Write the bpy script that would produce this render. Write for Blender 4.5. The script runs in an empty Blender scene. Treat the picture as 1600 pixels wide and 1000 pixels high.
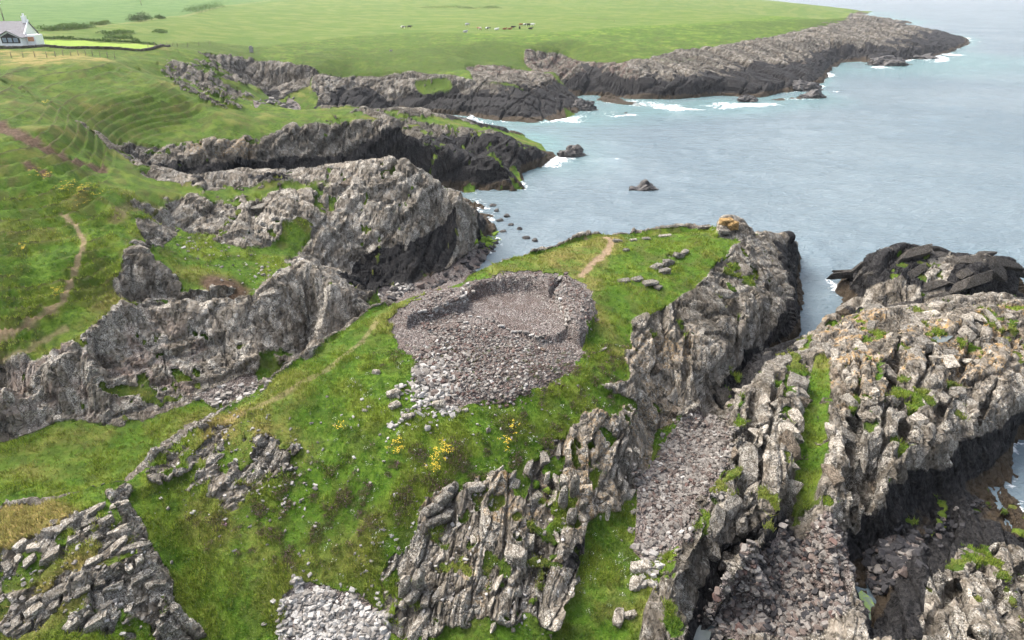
import bpy, bmesh, math, random
import numpy as np
from mathutils import Vector, Matrix, Euler
from mathutils.geometry import delaunay_2d_cdt

# ------------------------------------------------------------------ camera, sky, sun, exposure
scene = bpy.context.scene
COL = scene.collection
CAM_H, PITCH, FPX = 34.0, math.radians(26.4), 1070.0
cam_data = bpy.data.cameras.new('camera')
cam_data.sensor_width = 36.0
cam_data.lens = FPX / 1600.0 * 36.0
cam_data.clip_start, cam_data.clip_end = 0.5, 9000.0
cam = bpy.data.objects.new('camera', cam_data)
cam.location = (0, 0, CAM_H)
cam.rotation_euler = (math.pi / 2 - PITCH, 0, 0)
COL.objects.link(cam)
scene.camera = cam

SUN_EL, SUN_AZ = 52.0, -60.0          # degrees; azimuth measured from +Y towards +X
world = bpy.data.worlds.new('World')
scene.world = world
world.use_nodes = True
wn, wl = world.node_tree.nodes, world.node_tree.links
sky = wn.new('ShaderNodeTexSky')
sky.sky_type = 'NISHITA'
sky.sun_disc = False
sky.sun_elevation = math.radians(SUN_EL)
sky.sun_rotation = math.radians(SUN_AZ)
sky.air_density, sky.dust_density, sky.ozone_density = 1.0, 6.0, 1.0
hsv = wn.new('ShaderNodeHueSaturation')
hsv.inputs['Saturation'].default_value = 0.6      # thin overcast: a paler sky
wl.new(sky.outputs[0], hsv.inputs['Color'])
wl.new(hsv.outputs[0], wn['Background'].inputs[0])
wn['Background'].inputs[1].default_value = 0.145

sun_data = bpy.data.lights.new('sun', 'SUN')
sun_data.energy = 1.15
sun_data.angle = math.radians(28)
sun_data.color = (1.0, 0.965, 0.91)
sun = bpy.data.objects.new('sun', sun_data)
_az, _el = math.radians(SUN_AZ), math.radians(SUN_EL)
_sd = Vector((math.sin(_az) * math.cos(_el), math.cos(_az) * math.cos(_el), math.sin(_el)))
sun.rotation_euler = _sd.to_track_quat('Z', 'Y').to_euler()
COL.objects.link(sun)

scene.view_settings.view_transform = 'Standard'
scene.view_settings.look = 'None'
scene.view_settings.gamma = 1.0
scene.view_settings.exposure = 1.7
scene.render.engine = 'CYCLES'
scene.cycles.use_denoising = True
scene.cycles.use_adaptive_sampling = True
scene.cycles.adaptive_threshold = 0.03
scene.cycles.max_bounces = 4
scene.cycles.diffuse_bounces = 2
scene.cycles.transparent_max_bounces = 4

random.seed(7)
rng = np.random.default_rng(7)

# ------------------------------------------------------------------ helpers
CP, SP = math.cos(PITCH), math.sin(PITCH)

def P(px, py, z):
    """point at height z that the photograph shows at pixel (px, py)"""
    dz = -FPX * SP + (500 - py) * CP
    t = (z - CAM_H) / dz
    return ((px - 800) * t, (FPX * CP + (500 - py) * SP) * t, z)

def project(x, y, z):
    dz = z - CAM_H
    d = y * CP - dz * SP
    return 800 + FPX * x / d, 500 - FPX * (y * SP + dz * CP) / d

_G = np.array([[1,1,0],[-1,1,0],[1,-1,0],[-1,-1,0],[1,0,1],[-1,0,1],[1,0,-1],[-1,0,-1],
               [0,1,1],[0,-1,1],[0,1,-1],[0,-1,-1],[1,1,0],[-1,1,0],[0,-1,1],[0,-1,-1]], np.float32)

def hash3(i, j, k, seed=0):
    with np.errstate(over='ignore'):
        h = (i.astype(np.uint32) * np.uint32(374761393) + j.astype(np.uint32) * np.uint32(668265263)
             + k.astype(np.uint32) * np.uint32(2147483647) + np.uint32(seed * 974634777 & 0xffffffff))
        h = (h ^ (h >> np.uint32(13))) * np.uint32(1274126177)
        h = (h ^ (h >> np.uint32(15))) * np.uint32(2246822519)
        return h ^ (h >> np.uint32(16))

def hashf(i, j, k, seed=0):
    return (hash3(i, j, k, seed) & np.uint32(0xffffff)).astype(np.float32) / np.float32(0xffffff)

def noise(x, y, z, seed=0):
    x = np.asarray(x, np.float32); y = np.asarray(y, np.float32); z = np.broadcast_to(np.asarray(z, np.float32), x.shape)
    xi, yi, zi = np.floor(x), np.floor(y), np.floor(z)
    fx, fy, fz = x - xi, y - yi, z - zi
    xi, yi, zi = xi.astype(np.int64), yi.astype(np.int64), zi.astype(np.int64)
    u, v, w = [f * f * f * (f * (f * 6 - 15) + 10) for f in (fx, fy, fz)]
    out = 0
    for dx in (0, 1):
        for dy in (0, 1):
            for dz in (0, 1):
                g = _G[hash3(xi + dx, yi + dy, zi + dz, seed) & np.uint32(15)]
                d = g[..., 0] * (fx - dx) + g[..., 1] * (fy - dy) + g[..., 2] * (fz - dz)
                out = out + d * (u if dx else 1 - u) * (v if dy else 1 - v) * (w if dz else 1 - w)
    return out

def fbm(x, y, z, octaves=4, seed=0, gain=0.5, lac=2.03):
    o, a = 0, 1.0
    for i in range(octaves):
        o = o + a * noise(x, y, z, seed + i)
        x, y, z, a = x * lac, y * lac, np.asarray(z) * lac, a * gain
    return o

def sstep(a, b, x):
    t = np.clip((x - a) / (b - a), 0, 1)
    return t * t * (3 - 2 * t)

def blur(a, n0, n1, times=2):
    for _ in range(times):
        for ax, n in ((0, n0), (1, n1)):
            if n < 1: continue
            pad = [(0, 0), (0, 0)]; pad[ax] = (n + 1, n)
            c = np.cumsum(np.pad(a, pad, mode='edge'), axis=ax, dtype=np.float64)
            m = a.shape[ax]; k = 2 * n + 1
            hi = np.take(c, np.arange(k, k + m), axis=ax); lo = np.take(c, np.arange(0, m), axis=ax)
            a = ((hi - lo) / k).astype(np.float32)
    return a

def tag(o, label=None, cat=None, group=None, kind=None):
    if label: o['label'] = label
    if cat: o['category'] = cat
    if group: o['group'] = group
    if kind: o['kind'] = kind
    return o

def link(o, parent=None):
    COL.objects.link(o)
    if parent is not None: o.parent = parent
    return o

def empty(name, loc=(0, 0, 0), rz=0.0):
    o = bpy.data.objects.new(name, None)
    o.empty_display_size = 0.2
    o.location = loc; o.rotation_euler = (0, 0, rz)
    return link(o)

def np_mesh(name, verts, faces, smooth=True):
    """verts (n,3), faces (m,k) with constant k"""
    me = bpy.data.meshes.new(name)
    verts = np.ascontiguousarray(verts, np.float32); faces = np.ascontiguousarray(faces, np.int32)
    m, k = faces.shape
    me.vertices.add(len(verts)); me.vertices.foreach_set('co', verts.ravel())
    me.loops.add(m * k); me.loops.foreach_set('vertex_index', faces.ravel())
    me.polygons.add(m)
    me.polygons.foreach_set('loop_start', np.arange(0, m * k, k, dtype=np.int32))
    try: me.polygons.foreach_set('loop_total', np.full(m, k, np.int32))
    except Exception: pass
    me.polygons.foreach_set('use_smooth', np.full(m, smooth, bool))
    me.update(calc_edges=True)
    return me

def set_attr(me, name, data):
    """data (n,4) or (n,3) float -> point colour attribute"""
    d = np.ones((len(data), 4), np.float32); d[:, :data.shape[1]] = data
    a = me.attributes.new(name, 'FLOAT_COLOR', 'POINT')
    a.data.foreach_set('color', d.ravel())

QUAL = 0.9
# ------------------------------------------------------------------ relief: break lines surveyed from the photograph
# each entry: (pixel x, pixel y, height above sea); ('w', x, y, z) gives plan metres instead
def pts(l):
    return [q[1:] if q[0] == 'w' else P(*q) for q in l]

def offset(line, dists, zs):
    """parallel line: dist metres to the left of travel in plan"""
    out = []
    n = len(line)
    for i, p in enumerate(line):
        a, b = line[max(0, i - 1)], line[min(n - 1, i + 1)]
        dx, dy = b[0] - a[0], b[1] - a[1]
        l = math.hypot(dx, dy) or 1
        d = dists[i] if isinstance(dists, (list, tuple)) else dists
        z = zs[i] if isinstance(zs, (list, tuple)) else zs
        out.append((p[0] - dy / l * d, p[1] + dx / l * d, z))
    return out

LINES, SPOTS = [], []
# promontory: crest along its landward and seaward back edge
crest = pts([(-140,815,7.2),(-60,803,7.4),(0,797,7.5),(80,775,8),(150,762,8.5),(200,742,8),(260,700,7.2),(330,655,8.2),(400,612,8.8),
    (480,556,9.4),(560,492,9.8),(640,455,10),(720,428,10.1),(800,393,9.6),(860,381,8.8),(925,350,9),(1000,346,9),(1060,336,9.5),(1100,333,9.8),(1155,342,9.5)])
LINES.append(crest)
LINES.append(offset(crest, [4,4,4,4.5,5,5,5,5.5,6,7,8,8,8,6,5,4,4,4,4,4], [3.6,3.5,3.5,3.3,3.2,3,2.8,2.5,2.2,1.8,1.2,.8,.5,0,-1,-2.5,-3.5,-4,-4,-4]))
LINES.append(offset(crest[13:], [9,8,7,8,8,8,9], [-1,-3,-4,-5,-5,-5,-5]))
# right hand cliff top and its shelves
LINES.append(pts([(1155,342,9.5),(1165,368,9),(1125,415,8.7),(1080,450,8.6),(1040,480,8.4),(985,500,8.6),(975,545,8.2),(985,590,7.6),(1000,635,5.8),(985,700,5.2),(935,755,5.0),(892,800,4.7),(872,860,4.3),(842,930,3.7),(800,1010,3),(760,1100,2.2)]))
LINES.append(pts([(1180,358,7.2),(1240,358,6.2)]))
LINES.append(pts([(1184,385,7),(1195,420,6.6),(1185,470,6.2),(1160,520,5.6),(1130,560,5),(1090,590,4.8),(1050,620,4.2),(1020,650,3.0)]))
LINES.append(pts([(1254,372,-1),(1246,400,-.6),(1252,440,-.6),(1255,490,-.8),(1240,545,-1.6),(1195,585,-1.2),(1150,615,.6),(1110,640,1.6)]))
LINES.append(pts([(1225,385,4.6),(1232,440,4.2),(1228,490,3.8),(1200,540,3.4),(1160,580,3.0),(1110,610,3.2)]))
LINES.append([('w',0,0,0)] and pts([('w',35,92,-5),(1275,360,-3),(1268,440,-2.5),(1270,500,-3),(1252,546,-2.8),(1205,588,-2.0)]))
# gully of scree
LINES.append(pts([(1090,650,2.2),(1075,700,2.4),(1060,760,2.6),(1030,820,2.9),(990,870,3.1),(960,930,2.9),(950,1000,2.4),(960,1100,1.5)]))
LINES.append(pts([(1028,660,2.6),(1006,760,2.9),(948,830,3.1),(908,890,3.1),(890,960,2.6),(855,1040,2)]))
LINES.append(pts([(1135,655,2.6),(1132,705,3),(1108,740,3),(1085,795,3),(1062,850,3.1),(1030,900,3.2),(1003,965,2.6),(980,1060,2)]))
# promontory flank
SPOTS += pts([(640,640,9),(700,700,7.9),(600,760,7),(760,760,6.4),(700,840,5),(620,900,4.3),(750,900,4.3),(550,1000,2.8),(700,1000,2.8),
    (850,660,7.6),(910,600,8.2),(930,680,6.6),(820,760,5.9),(620,490,10),(760,480,10),(900,470,10),(700,600,9.4),(660,560,9.7),(860,600,8.9),(800,640,8.6),
    (500,640,8.8),(500,720,7.6),(400,680,8.2),(330,750,6.8),(260,745,7.1),(400,800,5.8),(500,820,5.4),(300,850,5.0),(270,950,4),(400,900,4.5),(500,920,3.9),(450,1000,2.8),(330,1000,3.2),
    (950,450,9.4),(1000,400,9.2),(1060,400,8.9),(930,400,9.2),(1100,380,9.2),(560,600,9.5),(460,620,9.2),(0,850,7.5),(80,820,8),(60,940,6),(130,900,6.8),(0,1000,5.2),(120,1000,5),
    (-150,900,6),(-150,1050,4.5),(100,1200,3),(400,1200,1.2),(700,1200,1),(1000,1200,.8)])
LINES.append(pts([(150,762,8.5),(188,800,8),(216,860,7.4),(252,915,6.4),(240,970,5.4),(200,1020,4.8)]))
LINES.append(pts([(205,790,6.9),(240,855,5.8),(274,925,4.4),(262,985,3.6),(230,1040,3.2)]))
# west rib of the rock ridge
LINES.append(pts([(1290,520,5.2),(1222,575,5.8),(1158,602,5.2),(1143,640,5.2),(1146,690,5.2),(1130,722,4.8),(1104,765,4.7),(1095,800,4.6),(1065,868,4.4),(1042,930,4),(1032,990,3.6),(1010,1060,3)]))
LINES.append(pts([(1250,600,6.1),(1242,680,5.6),(1236,740,4.9),(1214,790,4.6),(1160,850,4.6),(1122,900,4.3),(1085,962,3.9),(1075,1010,3.5),(1050,1080,3)]))
LINES.append(pts([(1262,600,5.0),(1256,680,4.5),(1248,760,3.5),(1226,815,2),(1172,882,1.1),(1132,930,.7),(1092,1000,.2),(1080,1060,0)]))
LINES.append(pts([(1290,560,5.3),(1280,640,4.5),(1272,720,3.9),(1262,780,3.2),(1245,835,1.9),(1230,890,1.3)]))
SPOTS += pts([(1200,910,1.1),(1260,905,1.2),(1290,950,1.1),(1220,960,1),(1150,960,.5),(1110,985,.1),(1250,1010,1.4),(1180,1010,1.2),(1200,1100,1.5)])
# spine wall and chasm
LINES.append(pts([(1300,560,5.9),(1302,620,5.9),(1296,690,5.6),(1292,745,5.2),(1278,790,4.4),(1296,860,3.9),(1314,930,3.4),(1326,1000,3)]))
LINES.append(pts([(1330,560,6.3),(1328,640,6.1),(1326,700,5.7),(1318,755,5.3),(1300,795,4.4),(1320,860,3.9),(1336,930,3.4),(1346,1000,3)]))
LINES.append(pts([(1338,800,1.2),(1346,870,.5),(1352,940,-.1),(1360,985,.2)]))
LINES.append(pts([(1300,880,1.5),(1312,950,1.2)]))
# main rock ridge
SPOTS += pts([(1400,520,6.5),(1500,500,7),(1600,492,7.2),(1720,480,7),(1350,600,6.4),(1450,600,6.7),(1550,570,6.6),(1620,560,6.4),(1380,680,6),(1450,650,6.1),(1740,560,6)])
LINES.append(pts([(1345,775,5),(1380,765,5),(1402,722,5.3),(1450,700,5.3),(1510,668,5.2),(1560,640,5),(1600,608,5.1),(1690,570,5)]))
LINES.append(pts([(1352,850,1.4),(1392,832,1.4),(1440,790,1.2),(1500,768,1),(1560,738,.4),(1590,695,-.3),(1622,655,-1),(1720,615,-1.5)]))
SPOTS += pts([(1392,885,1),(1430,850,1.1),(1480,830,1.2),(1530,800,.9),(1562,765,.1),(1590,790,-1),(1606,745,-1.6),(1660,760,-2.5),(1640,700,-2.5)])
LINES.append(pts([(1372,1000,2.2),(1380,955,1.4),(1425,890,1.7),(1470,870,2.2),(1540,825,1.4),(1580,812,.6),(1625,815,-.6)]))
SPOTS += pts([(1450,900,2.9),(1500,865,2.6),(1570,840,1.9),(1640,850,1.5),(1600,900,3),(1500,950,3.2),(1420,965,2.4),(1440,1010,3.2),(1600,1000,3.6),(1760,1000,3),(1700,900,2),(1450,1150,3.5),(1700,1200,3.5)])
# seaward cliff of the ridge, saddle, stack
LINES.append(pts([(1290,512,5.2),(1288,498,4.8),(1330,484,5.2),(1400,480,5.6),(1480,472,5.8),(1560,464,6.2),(1610,466,6.3),(1740,455,6)]))
LINES.append(pts([(1258,552,-1.4),(1272,532,-1.4),(1282,505,-.8),(1300,493,-.3),(1340,492,.6),(1420,490,2),(1500,480,2.6),(1600,476,1.5),(1750,468,0)]))
SPOTS += pts([(1278,490,-1.6),(1300,478,-1.4)])
LINES.append(pts([(1308,448,-.3),(1312,470,-.3),(1330,474,.8),(1400,474,2.4),(1450,470,3),(1520,462,3.2),(1570,460,2),(1598,455,-.6)]))
LINES.append(pts([(1335,425,3),(1370,397,5.4),(1410,384,6.2),(1460,388,6),(1484,402,5.2),(1510,392,6.4),(1545,384,7.4),(1572,386,7.2),(1585,405,5.5),(1598,430,2)]))
_st = pts([(1320,430,-.6),(1368,398,0),(1410,386,0),(1460,388,0),(1484,402,0),(1510,392,0),(1545,384,0),(1572,386,0),(1600,400,0),(1605,440,-1)])
LINES.append([(p[0] * .97, p[1] * .97 , -1.2) for p in _st])
LINES.append([(p[0] * 1.05, p[1] * 1.06, -5) for p in _st])
SPOTS += pts([(1400,430,4.6),(1460,435,4.4),(1540,425,5.6),(1350,455,2),(1290,450,-3),(1300,420,-4)])
# gully floor behind the promontory, mainland cliff
SPOTS += pts([(0,700,3.4),(100,700,3.2),(200,690,3),(280,650,2.9),(-120,720,3.6)])
LINES.append(pts([(-140,652,3.7),(-60,652,3.6),(0,650,3.5),(60,655,3.3),(120,664,3.2),(190,668,3),(250,642,3),(300,612,3),(345,592,3),(395,588,2.5),(440,565,2.3),(485,530,2)]))
LINES.append(pts([(-140,615,8),(-60,600,8),(0,586,8.1),(60,562,8.4),(120,527,8.9),(175,485,9.6),(196,462,10)]))
LINES.append(pts([(-60,625,6.4),(60,600,6.2),(160,560,6.4),(240,520,6.8),(330,520,5.8),(400,520,5.0),(460,510,4.4)]))
LINES.append(pts([(196,462,10),(182,440,10.6),(205,386,12),(232,398,11.4),(248,455,9.6),(290,462,8.6),(328,466,8.2),(330,490,7.2),(400,468,7.6),(438,432,8.6),(475,413,9.1),(520,438,8),(546,464,6.4),(575,470,4)]))
LINES.append(pts([(190,470,8.8),(225,490,7.2),(262,488,6.6),(330,498,6.2)]))
LINES.append(pts([(228,375,11.4),(262,430,8.8),(300,452,7.7),(345,482,5.8),(395,462,6.2),(432,425,7.0),(480,402,6.4),(530,425,4),(570,448,1.4)]))
SPOTS += pts([(345,440,8),(300,425,8.4),(260,390,9.8),(400,410,7.4),(440,398,7),(200,330,13.6),(150,300,15),(250,300,12.9),(100,400,12.5),(100,480,10.3),(0,500,10.0),(0,420,12.2),(-120,500,10.0),(-120,300,15.2),
    (0,300,15.2),(60,265,16.6),(0,215,18.6),(110,235,16.6),(-120,215,18.8),(160,350,12.9)])
_spur = pts([(-140,105,21.6),(0,120,20.9),(50,142,20),(90,162,19.1),(130,190,17.9),(160,212,16.6),(185,236,14.9)])
LINES.append(_spur)
LINES.append(offset(_spur, [-7,-7,-7,-7,-7,-6,-4], [20.4,18.9,17.4,16.2,15.2,14.6,13.6]) if False else [(p[0] * 1.075, p[1] * 1.075, z) for p, z in zip(_spur, [20.6,19.2,17.6,16.4,15.3,14.5,13.9])])
# nearer headland
LINES.append(pts([(265,315,11.8),(300,308,11.7),(350,290,11.7),(400,274,11.6),(470,266,11.6),(540,276,11.5),(575,262,12.2),(605,251,12.7),(635,251,12.6),(660,262,12),(690,275,11),(722,296,9.4),(752,314,6),(766,345,1)]))
LINES.append(pts([(290,365,9.3),(330,385,8.8),(385,388,8.2),(440,402,6.6),(500,432,3.8),(560,450,1.2),(640,446,.9),(700,420,.8),(742,390,.5),(770,356,-.3)]))
LINES.append(pts([(480,330,9.6),(560,350,7),(640,355,6.2),(700,350,5),(740,345,3.4)]))
LINES.append(pts([(195,244,14.1),(230,262,12.9),(280,268,12.5),(340,272,12.1),(400,262,12)]))
SPOTS += pts([(450,290,11.2),(380,310,10.8)])
LINES.append(pts([(205,262,11),(260,290,8.5),(330,300,6.5),(400,305,5),(500,305,3),(600,305,1),(680,298,0),(730,288,-.3),(780,280,-.4),(830,267,-.4),(870,251,-.5)]))
LINES.append(pts([(770,350,-.6),(775,330,-.8),(745,308,-1),(700,305,-.9)]))
LINES.append(pts([(195,222,13.7),(250,224,12.9),(330,224,12.4),(400,216,12.2),(440,205,12.3),(490,190,13),(560,178,13.4),(620,186,12.2),(700,202,10.2),(760,216,8),(820,229,4.6),(858,240,1.6),(869,247,-.3)]))
LINES.append(pts([(640,230,7),(720,245,5),(800,252,2.6)]))
# behind the middle headland
LINES.append(pts([(338,170,15.2),(400,178,13),(480,172,12.6),(560,167,12),(640,172,10),(720,185,6),(800,205,2),(860,225,-.6),(885,240,-2)]))
LINES.append(pts([(250,112,19),(330,172,9),(400,186,5),(480,186,3),(560,184,1),(640,190,-.6),(720,198,-1.4),(790,212,-2)]))
SPOTS += pts([(300,190,13.6),(400,192,12.9),(470,185,13.1),(200,200,14.4),(200,150,17.7),(120,128,19),(60,100,20.9),(-100,100,21.5)])
LINES.append(pts([(100,92,21.1),(170,95,21),(215,110,19.6),(250,130,18.4),(290,147,17.1),(330,166,15.8)]))
# third headland with its inlet
LINES.append(pts([(200,92,19.4),(260,92,18.3),(310,90,17.3),(345,95,15.5),(375,120,11.5),(395,150,6),(405,164,3)]))
LINES.append(pts([(380,84,14.4),(400,88,13.6),(470,96,12.8),(500,113,10.9),(560,118,9.9),(620,114,9),(680,119,8.6),(740,124,8.2),(800,127,7.7),(850,145,5),(876,172,1.2),(886,190,-.4)]))
LINES.append(pts([(395,125,9.4),(470,135,6.6),(540,145,4.4),(640,150,3.6),(740,158,3.6),(820,165,3.2)]))
LINES.append(pts([(400,162,2.6),(430,160,2),(500,165,1),(560,171,.3),(640,178,0),(700,186,-.3),(780,193,-.4),(830,195,-.4),(888,193,-.5)]))
LINES.append(pts([(395,168,2.2),(430,167,1.4),(500,171,.2),(560,176,-.6),(640,184,-1.2),(720,192,-1.6)]))
SPOTS += pts([(450,90,13.2),(550,90,11.7),(600,98,10.6),(640,75,12.6),(690,95,10.6),(520,75,13.2)])
LINES.append(pts([(700,112,9),(760,114,7),(820,122,5),(870,140,2),(900,160,-.5),(930,172,-1.5)]))
LINES.append(pts([(730,106,9.4),(800,107,9.2),(850,115,8),(885,138,4),(918,160,1),(930,174,-.5)]))
LINES.append(pts([(740,101,8),(810,102,7),(860,110,4),(900,132,1),(940,155,-.6)]))
LINES.append(pts([(640,57,13.4),(700,58,13.4),(760,63,13),(820,70,12.2),(870,80,11.2),(905,95,9.8),(960,100,9.4)]))
LINES.append(pts([(700,85,11.2),(760,95,9.4),(820,98,7.5),(870,110,5),(920,130,2.5),(945,150,.6)]))
# far coast
LINES.append(pts([(930,160,-.4),(1000,164,-.4),(1060,166,-.4),(1120,158,-.4),(1180,163,-.4),(1218,156,-.4),(1276,152,-.4),(1292,128,-.4),(1302,105,-.4),(1345,97,-.4),(1385,103,-.4),(1445,94,-.4),(1480,85,-.4),(1526,66,-.4)]))
LINES.append(pts([(930,166,-3),(1060,172,-3),(1120,166,-3),(1180,170,-3),(1225,162,-3),(1290,155,-3),(1305,128,-3),(1320,110,-3),(1385,110,-3),(1450,100,-3),(1500,88,-3),(1545,68,-3),(1550,55,-3)]))
LINES.append(pts([(950,125,4.5),(1020,132,4.4),(1080,128,4.6),(1140,125,4.6),(1195,132,3.4),(1250,125,2.6),(1270,105,4.2),(1300,88,4),(1370,80,5),(1430,74,5),(1480,68,3.4)]))
LINES.append(pts([(960,100,9.2),(1020,98,8.8),(1090,80,10),(1150,78,9.6),(1200,70,10),(1250,66,9.6),(1290,60,9.4)]))
LINES.append(pts([(900,62,12.6),(960,50,13),(1020,42,13.6),(1100,40,13.4),(1160,32,14.2),(1240,28,14.8),(1300,22,15.8),(1350,18,14.8),(1400,28,11),(1450,35,8.5),(1500,50,4),(1526,63,0)]))
_fc = LINES[-1]
LINES.append([(p[0] * 1.07, p[1] * 1.07, z) for p, z in zip(_fc[6:], [9, 3, -2, -3, -4, -4])])
SPOTS += [(p[0] * 1.15, p[1] * 1.15, -5) for p in _fc[6:]]
# fields
SPOTS += pts([(0,0,22),(200,0,21.5),(200,40,20.3),(60,55,20.6),(30,70,21),(-120,60,21),(150,72,20.4),(240,74,19.6),(130,85,20.4),(300,75,18.4),(400,40,16.2),(400,60,15.2),(400,0,20),(600,0,19),(600,30,15),(800,0,18),(800,40,14.4),(750,52,13.8),(720,30,15.4),
    (1000,0,17),(1000,25,14.4),(1250,0,16.2),(1100,15,15.2),(500,55,14.4),(300,50,17.6),(300,20,19.6),(900,40,13.8),(-150,20,22)])
SPOTS += [(-900,1000,34),(-450,1000,33),(-150,1050,29),(60,1050,23),(200,1000,17),(290,900,13),(360,830,-3),(440,820,-5),(520,900,-5),(-330,300,24),(-200,150,22),(-700,600,30),(-120,90,19.5)]
# open sea floor and ground under and behind the camera
SPOTS += [(20,110,-5),(40,130,-5),(15,170,-5),(60,170,-5),(90,110,-5),(75,80,-5),(110,90,-5),(120,200,-5),(200,200,-5),(160,330,-5),(300,300,-5),(330,500,-5),(420,650,-5),(700,700,-5),(20,120,-4),(5,118,-3),(3,134,-4),(-6,120,-2.5),
    (0,105,-2.5),(12,95,-4),(25,95,-5),(800,1100,-5),(600,1200,-5),(60,60,-3),(75,66,-5),(60,40,-3),(90,60,-5),(60,25,0),(40,5,1),(0,5,1),(-40,5,3.5),(-80,30,7),(-100,60,12),(130,40,-5),(400,200,-5),(40,100,-5)]

# ------------------------------------------------------------------ constrained triangulation of the break lines
vs, es = [], []
for L in LINES:
    i0 = len(vs)
    vs += L
    es += [(i0 + i, i0 + i + 1) for i in range(len(L) - 1)]
vs += SPOTS
_r = delaunay_2d_cdt([Vector((v[0], v[1])) for v in vs], es, [], 0, 0.02)
tv = np.array([(v.x, v.y) for v in _r[0]])
tz = np.full(len(tv), np.nan)
for i, orig in enumerate(_r[3]):
    if orig: tz[i] = np.mean([vs[j][2] for j in orig])
for i in np.where(np.isnan(tz))[0]:                      # crossings of two break lines
    d = np.hypot(*(tv - tv[i]).T); d[i] = 1e9; d[np.isnan(tz)] = 1e9
    j = np.argsort(d)[:2]; tz[i] = np.sum(tz[j] / d[j]) / np.sum(1 / d[j])
tris = np.array([f for f in _r[2] if len(f) == 3])

# ------------------------------------------------------------------ sampling lattice: finer where the ground lies closer
NA, NR = int(1120 * QUAL), int(1180 * QUAL)
rr = np.exp(np.linspace(math.log(12.0), math.log(1000.0), 6000))
wgt = CAM_H / np.hypot(CAM_H, rr) + np.interp(rr, [12, 90, 105, 155, 175, 190, 265, 290, 480, 520, 1000], [.30, .30, .45, .45, .30, .80, .80, .50, .45, .10, .05])
cum = np.concatenate([[0], np.cumsum(0.5 * (wgt[1:] + wgt[:-1]) * np.diff(np.log(rr)))])
R1 = np.interp(np.linspace(0, cum[-1], NR), cum, rr)
AMAX = np.radians(np.interp(R1, [12, 30, 60, 130, 1000], [58, 56, 49, 45, 44]))
U1 = np.linspace(-1, 1, NA)
AZ = AMAX[:, None] * U1[None, :]
GX = (R1[:, None] * np.sin(AZ)); GY = (R1[:, None] * np.cos(AZ))

def grid_index(x, y):
    r = np.hypot(x, y)
    i = np.interp(r, R1, np.arange(NR))
    a = np.arctan2(x, y)
    j = (a / np.interp(r, R1, AMAX) + 1) / 2 * (NA - 1)
    return i, np.clip(j, 0, NA - 1)

def sample(F, x, y):
    i, j = grid_index(np.asarray(x, float), np.asarray(y, float))
    i0 = np.clip(np.floor(i).astype(int), 0, NR - 2); j0 = np.clip(np.floor(j).astype(int), 0, NA - 2)
    fi, fj = np.clip(i - i0, 0, 1), np.clip(j - j0, 0, 1)
    return (F[i0, j0] * (1 - fi) * (1 - fj) + F[i0 + 1, j0] * fi * (1 - fj) + F[i0, j0 + 1] * (1 - fi) * fj + F[i0 + 1, j0 + 1] * fi * fj)

Z = np.full((NR, NA), -5.0, np.float32)
for t in tris:
    x, y = tv[t, 0], tv[t, 1]
    det = (x[1] - x[0]) * (y[2] - y[0]) - (x[2] - x[0]) * (y[1] - y[0])
    if abs(det) < 1e-9: continue
    # sample polygon border for lattice bounds
    k = np.linspace(0, 1, 12)
    bx = np.concatenate([x[a] + (x[b] - x[a]) * k for a, b in ((0, 1), (1, 2), (2, 0))])
    by = np.concatenate([y[a] + (y[b] - y[a]) * k for a, b in ((0, 1), (1, 2), (2, 0))])
    ok = by > -1e9
    r_ = np.hypot(bx, by); i_ = np.interp(r_, R1, np.arange(NR))
    a_ = np.arctan2(bx, by); j_ = (a_ / np.interp(r_, R1, AMAX) + 1) / 2 * (NA - 1)
    # the foot of the perpendicular may be closer than any border sample
    i0, i1 = int(max(0, i_.min() - 6)), int(min(NR - 1, i_.max() + 3))
    if (by < 12).any() and (bx.min() < 0 < bx.max()): j0, j1 = 0, NA - 1
    else: j0, j1 = int(max(0, j_.min() - 3)), int(min(NA - 1, j_.max() + 3))
    if i1 < i0 or j1 < j0: continue
    X, Y = GX[i0:i1 + 1, j0:j1 + 1], GY[i0:i1 + 1, j0:j1 + 1]
    l1 = ((X - x[0]) * (y[2] - y[0]) - (x[2] - x[0]) * (Y - y[0])) / det
    l2 = ((x[1] - x[0]) * (Y - y[0]) - (X - x[0]) * (y[1] - y[0])) / det
    m = (l1 >= -1e-6) & (l2 >= -1e-6) & (l1 + l2 <= 1 + 1e-6)
    zz = tz[t[0]] * (1 - l1 - l2) + tz[t[1]] * l1 + tz[t[2]] * l2
    Z[i0:i1 + 1, j0:j1 + 1][m] = zz[m]

def q(n): return max(1, int(round(n * QUAL)))
Zs = blur(Z, q(2), q(2), 2)
Zg = blur(Z, q(14), q(12), 2)

def grads(z):
    """plan gradient of a height lattice"""
    dzi, dzj = np.gradient(z)
    dri = np.gradient(R1)[:, None]
    dj = AMAX[:, None] * 2 / (NA - 1) * R1[:, None]
    return dzi / dri, dzj / dj                # radial, tangential
gr, gt = grads(Zs)
slope = np.hypot(gr, gt)

def hit(px, py, Zf):
    """where the sight line of a pixel meets the ground"""
    dz = -FPX * SP + (500 - py) * CP
    dx, dy = px - 800, FPX * CP + (500 - py) * SP
    h = math.hypot(dx, dy)
    r = np.exp(np.linspace(math.log(12.5), math.log(980), 4000))
    z = CAM_H + dz / h * r
    zt = np.maximum(sample(Zf, dx / h * r, dy / h * r), 0.0)
    k = np.argmax(z <= zt)
    if not (z <= zt).any(): k = len(r) - 1
    return dx / h * r[k], dy / h * r[k], zt[k]
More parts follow.
